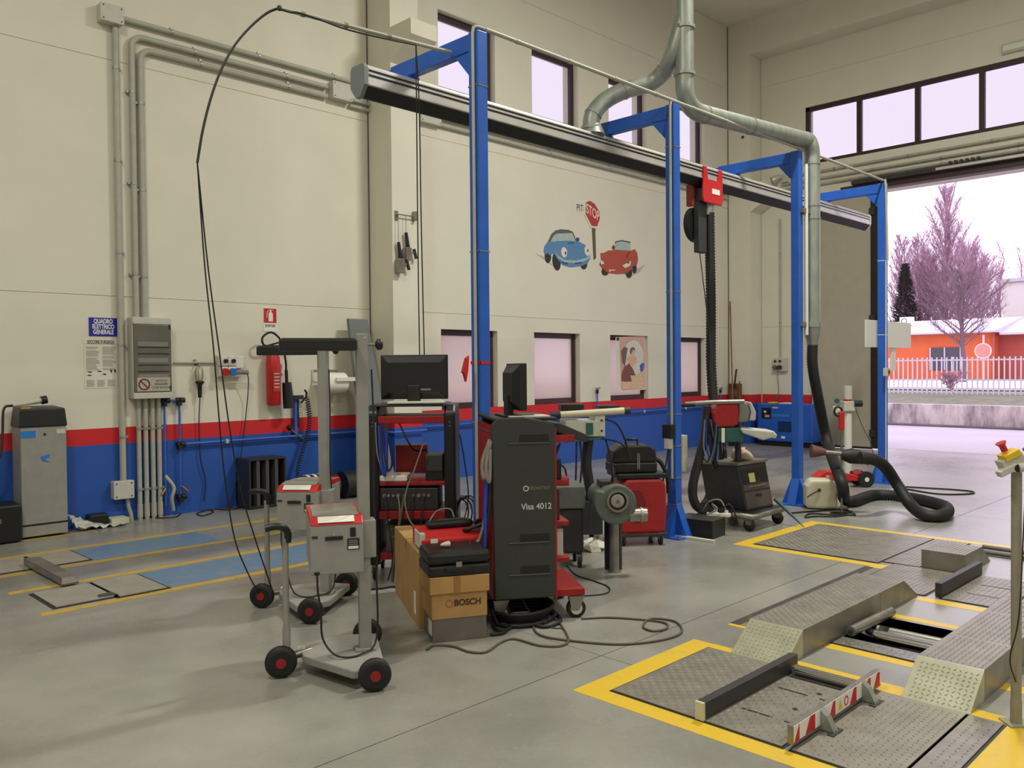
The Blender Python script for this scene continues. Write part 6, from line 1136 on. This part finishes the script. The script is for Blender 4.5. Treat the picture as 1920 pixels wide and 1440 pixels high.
for x, y0, y1 in ((6.35, 1.70, 1.90), (6.65, 1.70, 1.90)): MB().box(x-.008, x+.008, y0, y1, .008, .0095).build('slot', M_blackp, fp, world=True)
def ramp(label, xa, xb, xc, xd, y0, y1, cuts=(), h=.15, m=M_treadn):
    t = thing('ramp', label, 'ramp', (xa, y0, 0), 0, 'tread plate ramps'); th = .004
    edges = [xb, *cuts, xc]
    for i, (a, c) in enumerate(zip(edges, edges[1:])):
        MB().prism([(a+.002, .0), (c-.002, .0), (c-.002, h), (a+.002, h)], y0, y1, 'y').build('segment', M_tread, t, .002, world=True)
        o = lugs((a+.012, y0+.008, h), (1, 0, 0), (0, 1, 0), (0, 0, 1), c-a-.02, y1-y0-.012, .027).build('tread_lugs', M_tread, t, world=True); o['kind'] = 'stuff'
    if xb > xa+.02:
        MB().prism([(xa, .0), (xb, .0), (xb, h)], y0, y1, 'y').build('front_slope', m, t, .0015, world=True)
        d = Vector((xb-xa, 0, h)); nn = Vector((-h, 0, xb-xa)); o = lugs(Vector((xa, y0+.008, 0))+d.normalized()*.01, (0, 1, 0), d, nn, y1-y0-.012, d.length-.012, .025, .0035, half=.011).build('tread_lugs', m, t, world=True); o['kind'] = 'stuff'
    if xd > xc+.02: MB().prism([(xc, 0), (xd, 0), (xc, h)], y0, y1, 'y').build('rear_slope', M_tread, t, .0015, world=True)
    return t
ramp('long tread plate ramp left of the roller pit', 4.15, 4.37, 5.83, 6.09, 2.135, 2.455, (4.787, 5.43))
ramp('tread plate ramp right of the roller pit', 4.165, 4.375, 5.83, 6.09, 1.235, 1.54, (4.835, 5.43))
ramp('high tread plate block beyond the far black bar', 6.92, 6.92, 7.33, 7.555, 2.09, 2.405)
t = thing('floor_frame', 'long dark steel strip let into the floor left of the ramp', 'strip', (4.64, 2.7, 0)); MB().box(4.64, 6.68, 2.68, 2.745, .0014, .004).build('strip', M_darkpit, t, world=True); MB().box(4.64, 6.68, 2.47, 2.675, .0014, .003).build('infill', M_tread, t, world=True)
def bar(label, x0, x1, y, h, m, name='guide_bar', th=.022): 
    t = thing(name, label, 'bar', (x0, y, 0)); MB().box(x0, x1, y-th, y+th, .004, h).build('rail', m, t, .002, world=True); return t
g1 = bar('black guide bar on edge beside the nearest tread plate', 3.27, 4.16, 2.085, .085, M_dkmetal); MB().box(3.255, 3.27, 2.063, 2.107, .004, .085).build('end_cap', M_hdpe, g1, world=True)
g2 = bar('black guide bar on edge at the far end of the long ramp', 6.12, 7.0, 2.015, .10, M_dkmetal)
sbp = thing('striped_bar', 'red and white striped guide bar on steel brackets', 'bar', (3.28, 1.665, 0)); MB().box(3.275, 4.19, 1.645, 1.672, .02, .10).build('rail', M_steel, sbp, .002, world=True)
MB().box(3.278, 4.188, 1.643, 1.645, .03, .098).build('white_face', M_signwhite, sbp, world=True); y = 1.6428
def stripe(u0, u1, flip=False, full=False):
    a, c = 3.28+.905*u0, 3.28+.905*u1; k = .0 if full else .045
    MB().prism([(a, .03), (c, .03), (c+k*(-1 if flip else 1)*0, .098), (a+k, .098)], y-.001, y, 'y').build('red_stripe', M_signred, sbp, world=True)
for u0, u1 in ((.0, .05), (.11, .21), (.36, .43), (.60, .68), (.78, .86), (.90, .98)): stripe(u0, u1)
MB().prism([(3.70, .04), (3.745, .04), (3.7225, .085)], y-.001, y, 'y').build('warning_triangle', M_yellow, sbp, world=True); MB().ring((3.785, y-.001, .063), (3.785, y, .063), .022, .016, 18).build('prohibition_ring', M_signred, sbp, world=True)
for x in (3.54, 3.98):
    MB().prism([(1.645, .10), (1.615, .075), (1.58, .012), (1.645, .012)], x-.02, x+.02, 'x').build('bracket', M_galv, sbp, world=True); MB().cyl((x, 1.60, .012), (x+.0, 1.60, .02), .02, 12).build('bracket_bolt', M_chrome, sbp, world=True); MB().box(x-.05, x+.05, 1.57, 1.60, .0085, .0125).build('bracket_foot', M_dkmetal, sbp, world=True)
# pit and its rollers
pit = MB(); x0, x1, y0, y1 = PIT; pit.box(x0, x1, y0, y1, -.40, -.38); pit.box(x0-.02, x0, y0, y1, -.4, -.002); pit.box(x1, x1+.02, y0, y1, -.4, -.002); pit.box(x0, x1, y0-.02, y0, -.4, -.002); pit.box(x0, x1, y1, y1+.02, -.4, -.002); pit.build('pit_lining', M_darkpit, fl)
for (x, z, lab) in ((5.125, -.045, 'shiny steel roller nearer the front in the floor pit'), (5.34, -.08, 'dark steel roller at the back of the floor pit')):
    t = thing('pit_roller', lab, 'roller', (x, y0, z), 0, 'rollers in the pit'); MB().cyl((x, y0+.01, z), (x, y1-.01, z), .045, 22).build('roller', M_chrome if x < 5.2 else M_steel, t, world=True); MB().cyl((x, y0, z), (x, y0+.012, z), .018, 10).build('shaft', M_dkmetal, t, world=True)
t = thing('loose_roller', 'long steel roller lying along the left edge of the pit', 'roller', (4.86, 2.095, 0)); MB().cyl((4.88, 2.09, .034), (5.45, 2.075, .034), .03, 20).build('roller', M_steel, t, world=True); MB().cyl((4.865, 2.09, .034), (4.88, 2.09, .034), .012, 10).build('shaft', M_dkmetal, t, world=True)
t = plate('tread_plate', 'steel cover plate in front of the floor pit', 4.70, 4.84, 1.55, 2.12, m=M_steel, sp=.035)
for i, lab in ((0, 'nearer polished rail at far right of the tester bay'), (1, 'farther polished rail at far right of the tester bay')):
    t = thing('floor_rail', lab, 'rail', (8.0+.12*i, 1.0, 0), 0, 'polished rails at far right'); MB().cyl((7.75+.2*i, .9, .018), (7.82+.2*i, 2.28, .018), .018, 12).build('rail', M_chrome, t, world=True); MB().box(7.72+.2*i, 7.85+.2*i, .9, 2.3, .001, .004).build('seat', M_darkpit, t, world=True)
# ------------------------------------------------------------------ control post at right edge
cpz = AZ(1905, 1357, 0); ctl = thing('control_post', 'pale steel control post with yellow emergency stop box', 'control post', (cpz.x, cpz.y, 0), -45)
dd = (cpz-CAM).dot(_f)
def zc2(py): return 1.6-(py-683)*dd/FPX
sc2 = dd/FPX
MB().cyl((0, 0, .004), (0, 0, zc2(885)), 9*sc2, 18).build('tube', M_lgrey if False else mat('cream_post_paint', srgb(150, 144, 124), .5, noise=.08), ctl); MB().cyl((0, 0, .004), (0, 0, zc2(1312)), 10*sc2, 18).build('sleeve', MATS['cream_post_paint'], ctl); MB().box(-.05, .05, -.05, .05, .0, .008).build('foot', MATS['cream_post_paint'], ctl)
def cx2(px): return (px-1905)*sc2
Rt = Matrix.Rotation(math.radians(-27), 3, 'Y')
MB().cbox((cx2(1880), -.03, zc2(880)), (.085, .04, .026), Rt).build('bracket_arm', M_lgrey, ctl, .002); MB().cbox((cx2(1893), -.0, zc2(864)), (.10, .06, .045), Rt).build('grey_housing', M_lgrey, ctl, .003); MB().cbox((cx2(1890), -.005, zc2(853)), (.075, .065, .030), Rt).build('yellow_box', M_yellow, ctl, .004)
nv = Vector((-math.sin(math.radians(27)), 0, math.cos(math.radians(27)))); c0 = Vector((cx2(1882), -.005, zc2(846))); MB().cyl(c0, c0+nv*.03, .014, 14).build('button_neck', M_red, ctl); MB().cyl(c0+nv*.03, c0+nv*.042, .016, 16, .024).build('stop_button', M_red, ctl)
MB().cyl((cx2(1896), -.055, zc2(876)), (cx2(1896), -.045, zc2(876)), .017, 14).build('end_plug', M_blackp, ctl); MB().cyl((cx2(1896), -.045, zc2(876)), (cx2(1950), -.03, zc2(866)), .02, 14).build('cross_tube', M_lgrey, ctl); MB().cbox((cx2(1935), 0, zc2(858)), (.12, .06, .03), Rt).build('second_arm', M_lgrey, ctl, .003); MB().cyl((cx2(1925), 0, zc2(840)), (cx2(1935), 0, zc2(860)), .022, 14, .012).build('black_knob', M_blackp, ctl)
MB().tube(spline([(cx2(1925), -.0, zc2(875)), (cx2(1912), -.03, zc2(960)), (cx2(1900), -.04, zc2(1150)), (cx2(1886), -.03, zc2(1230)), (cx2(1897), -.03, zc2(1275))]), .003, 6).build('cable', M_cable, ctl)
# ------------------------------------------------------------------ boom and cables
by = 4.78
bm0 = AY(523, 15, by); bm1 = AY(845, 98, by)
boom = thing('cable_boom', 'thin grey boom pole reaching left from the nearest blue arm', 'pole', bm0); MB().tube([bm0, bm1], .014, 10).build('tube', M_pipe, boom, world=True); MB().cyl(bm0+Vector((-.005, 0, 0)), bm0+Vector((.01, 0, 0)), .017, 10).build('end_cap', M_dkmetal, boom, world=True); MB().tube(spline([AY(p, q, by-.02) for p, q in ((523, 16), (545, 23), (560, 24), (600, 37), (650, 55), (720, 72), (780, 84))]), .006, 6).build('strapped_cable', M_cable, boom, world=True)
for f in (.12, .35, .6): p = bm0.lerp(bm1, f); MB().ring(p-(bm1-bm0).normalized()*.012, p+(bm1-bm0).normalized()*.012, .018, .013, 10).build('tape_band', M_cablegrey, boom, world=True)
cable('flexible_rod', 'black flexible rod arching down from the boom end', [AY(p, q, by+.02) for p, q in ((523, 15), (500, 25), (470, 50), (440, 85), (415, 130), (395, 185), (380, 245), (370, 305))], .008, M_cable, cat='rod')
tip = AY(370, 305, by+.02); 
def lerp_cable(nm, lab, pts, r=.0045):
    P = [tip]+[AY(p, q, yy) for p, q, yy in pts]; cable(nm, lab, P, r, M_cable)
lerp_cable('drop_cable', 'left of two thin black cables dropping from the rod tip', [(384, 500, 4.9), (400, 650, 4.95), (412, 800, 5.0), (422, 900, 5.05), (440, 1010, 5.1), (465, 1075, 5.15), (488, 1118, 5.2)])
lerp_cable('drop_cable', 'right of two thin black cables dropping from the rod tip', [(390, 500, 4.9), (410, 650, 4.95), (430, 800, 5.0), (452, 920, 5.05), (475, 1000, 5.1), (500, 1075, 5.15), (512, 1110, 5.2)])
for dxp, lab in ((0, 'left of two thin black cables hanging down to the rack monitor'), (5, 'right of two thin black cables hanging down to the rack monitor')): cable('hanging_cable', lab, [AY(780, 84, by), AY(781+dxp, 200, by+.05), AY(783+dxp*1.3, 400, by+.2), AY(785+dxp*1.6, 560, by+.35), AY(787+dxp*1.8, 680, by+.5), AY(788+dxp*1.8, 745, by+.5)], .005, M_cable)
def fcable(nm, lab, pts, r=.006, m=M_cable): return cable(nm, lab, [AZ(p, q, r) if len(pt) == 2 else AZ(p, q, pt[2]) for pt in pts for p, q in [pt[:2]]], r, m)
fcable('floor_cable', 'long grey green cable looping on the floor before the carton', [(800, 1218), (815, 1210), (850, 1212), (880, 1222), (912, 1222), (940, 1204), (965, 1198), (1010, 1210), (1050, 1211), (1066, 1200), (1055, 1176), (1040, 1160), (1010, 1158), (1000, 1172), (1012, 1190), (1060, 1200), (1160, 1208), (1240, 1200), (1278, 1185), (1265, 1165), (1220, 1160), (1206, 1175), (1225, 1183), (1250, 1178), (1240, 1166), (1150, 1158), (1090, 1160)], .007, M_cablebrown)
fcable('floor_cable', 'thin cable running on the floor right of the dark tower', [(1062, 1060), (1080, 1078), (1110, 1088), (1140, 1100), (1138, 1112), (1100, 1117), (1085, 1116)], .005)
fcable('floor_cable', 'black cables heaped on the floor along the blue wall', [(268, 968), (300, 971), (330, 969), (345, 960), (385, 955), (400, 960), (380, 967), (370, 962), (400, 955), (430, 956), (450, 952)], .007)
fcable('floor_cable', 'dark cable coil on the floor under the dark tower cart', [(920, 1190), (945, 1185), (960, 1165), (945, 1150), (925, 1160), (930, 1180), (955, 1178), (975, 1160), (1000, 1150), (1040, 1150), (1050, 1165), (1020, 1175), (985, 1165)], .012)
fcable('floor_cable', 'cable coil on the floor around the nozzle stand', [(1482, 962), (1530, 958), (1575, 955), (1600, 962), (1570, 968), (1530, 968), (1510, 970), (1520, 963), (1560, 965), (1605, 966)], .009)
fcable('floor_cable', 'flat cable loop on the floor by the post near the open door', [(1688, 912), (1740, 915), (1790, 918), (1825, 922), (1815, 926), (1760, 926), (1700, 917)], .010)
fcable('floor_cable', 'cables running under the rack toward the tall carton', [(690, 1105), (715, 1103), (740, 1100), (760, 1108)], .008)
cable('tangled_cable', 'thin black cable hanging between blue post and open rack', [AY(862, 815, 4.6), AY(870, 860, 4.62), AY(878, 930, 4.6), AY(868, 990, 4.6), AY(872, 1040, 4.6)], .005, M_cable)
cable('tower_cable', 'thin cable trailing from tool case to floor past the tower', [parent_matrix(tc2) @ Vector((.30, .2, .15)), AZ(945, 1082, .22), AZ(975, 1120, .12), AZ(1000, 1155, .02), AZ(1030, 1175, .006), AZ(1055, 1178, .006)], .005, M_cablebrown)
for i, lab in enumerate(('lowest cable of the bundle between nearest blue post and tower', 'middle cable of the bundle between nearest blue post and tower', 'upper cable of the bundle between nearest blue post and tower', 'blue hose of the bundle between nearest blue post and tower')):
    e = parent_matrix(tb2) @ Vector((-.05, .1+.03*i, .62-.03*i)); cable('bundled_cable', lab, [e, e+Vector((-.06, .12, -.05)), Vector((4.13-.02*i, 4.33-.03*i, .55-.06*i)), Vector((4.08-.01*i, 4.28-.03*i, .28)), Vector((4.02+.03*i, 4.22+.02*i, .012))], .014 if i < 3 else .017, (M_cable, M_cablegrey, M_cablebrown, M_bluehose)[i], group='cables bundled at the nearest blue post')
c = parent_matrix(tb2) @ Vector((.20, .10, 0)); P = []
for i in range(5*16): a = i/16*6.283; r = .14+.012*(i//16); P.append(c+Vector((math.cos(a)*r*1.2, math.sin(a)*r, .014+.018*(i/16) % .08)))
tag(MB().tube(P, .013, 7).build('coiled_hose', M_rubber), 'thick black hose coiled on the floor under the tower cart', 'hose')
# red cloth on post 1
p = AY(873, 690, 4.50); tag(MB().prism([(p.x-.0, p.z+.07), (p.x+.03, p.z+.09), (p.x+.02, p.z-.02), (p.x+.0, p.z-.10), (p.x-.02, p.z-.04), (p.x-.035, p.z-.03)], 4.49, 4.515, 'y').build('red_cloth', M_red, None, .004), 'red cloth tied to the left of the nearest blue post', 'cloth')
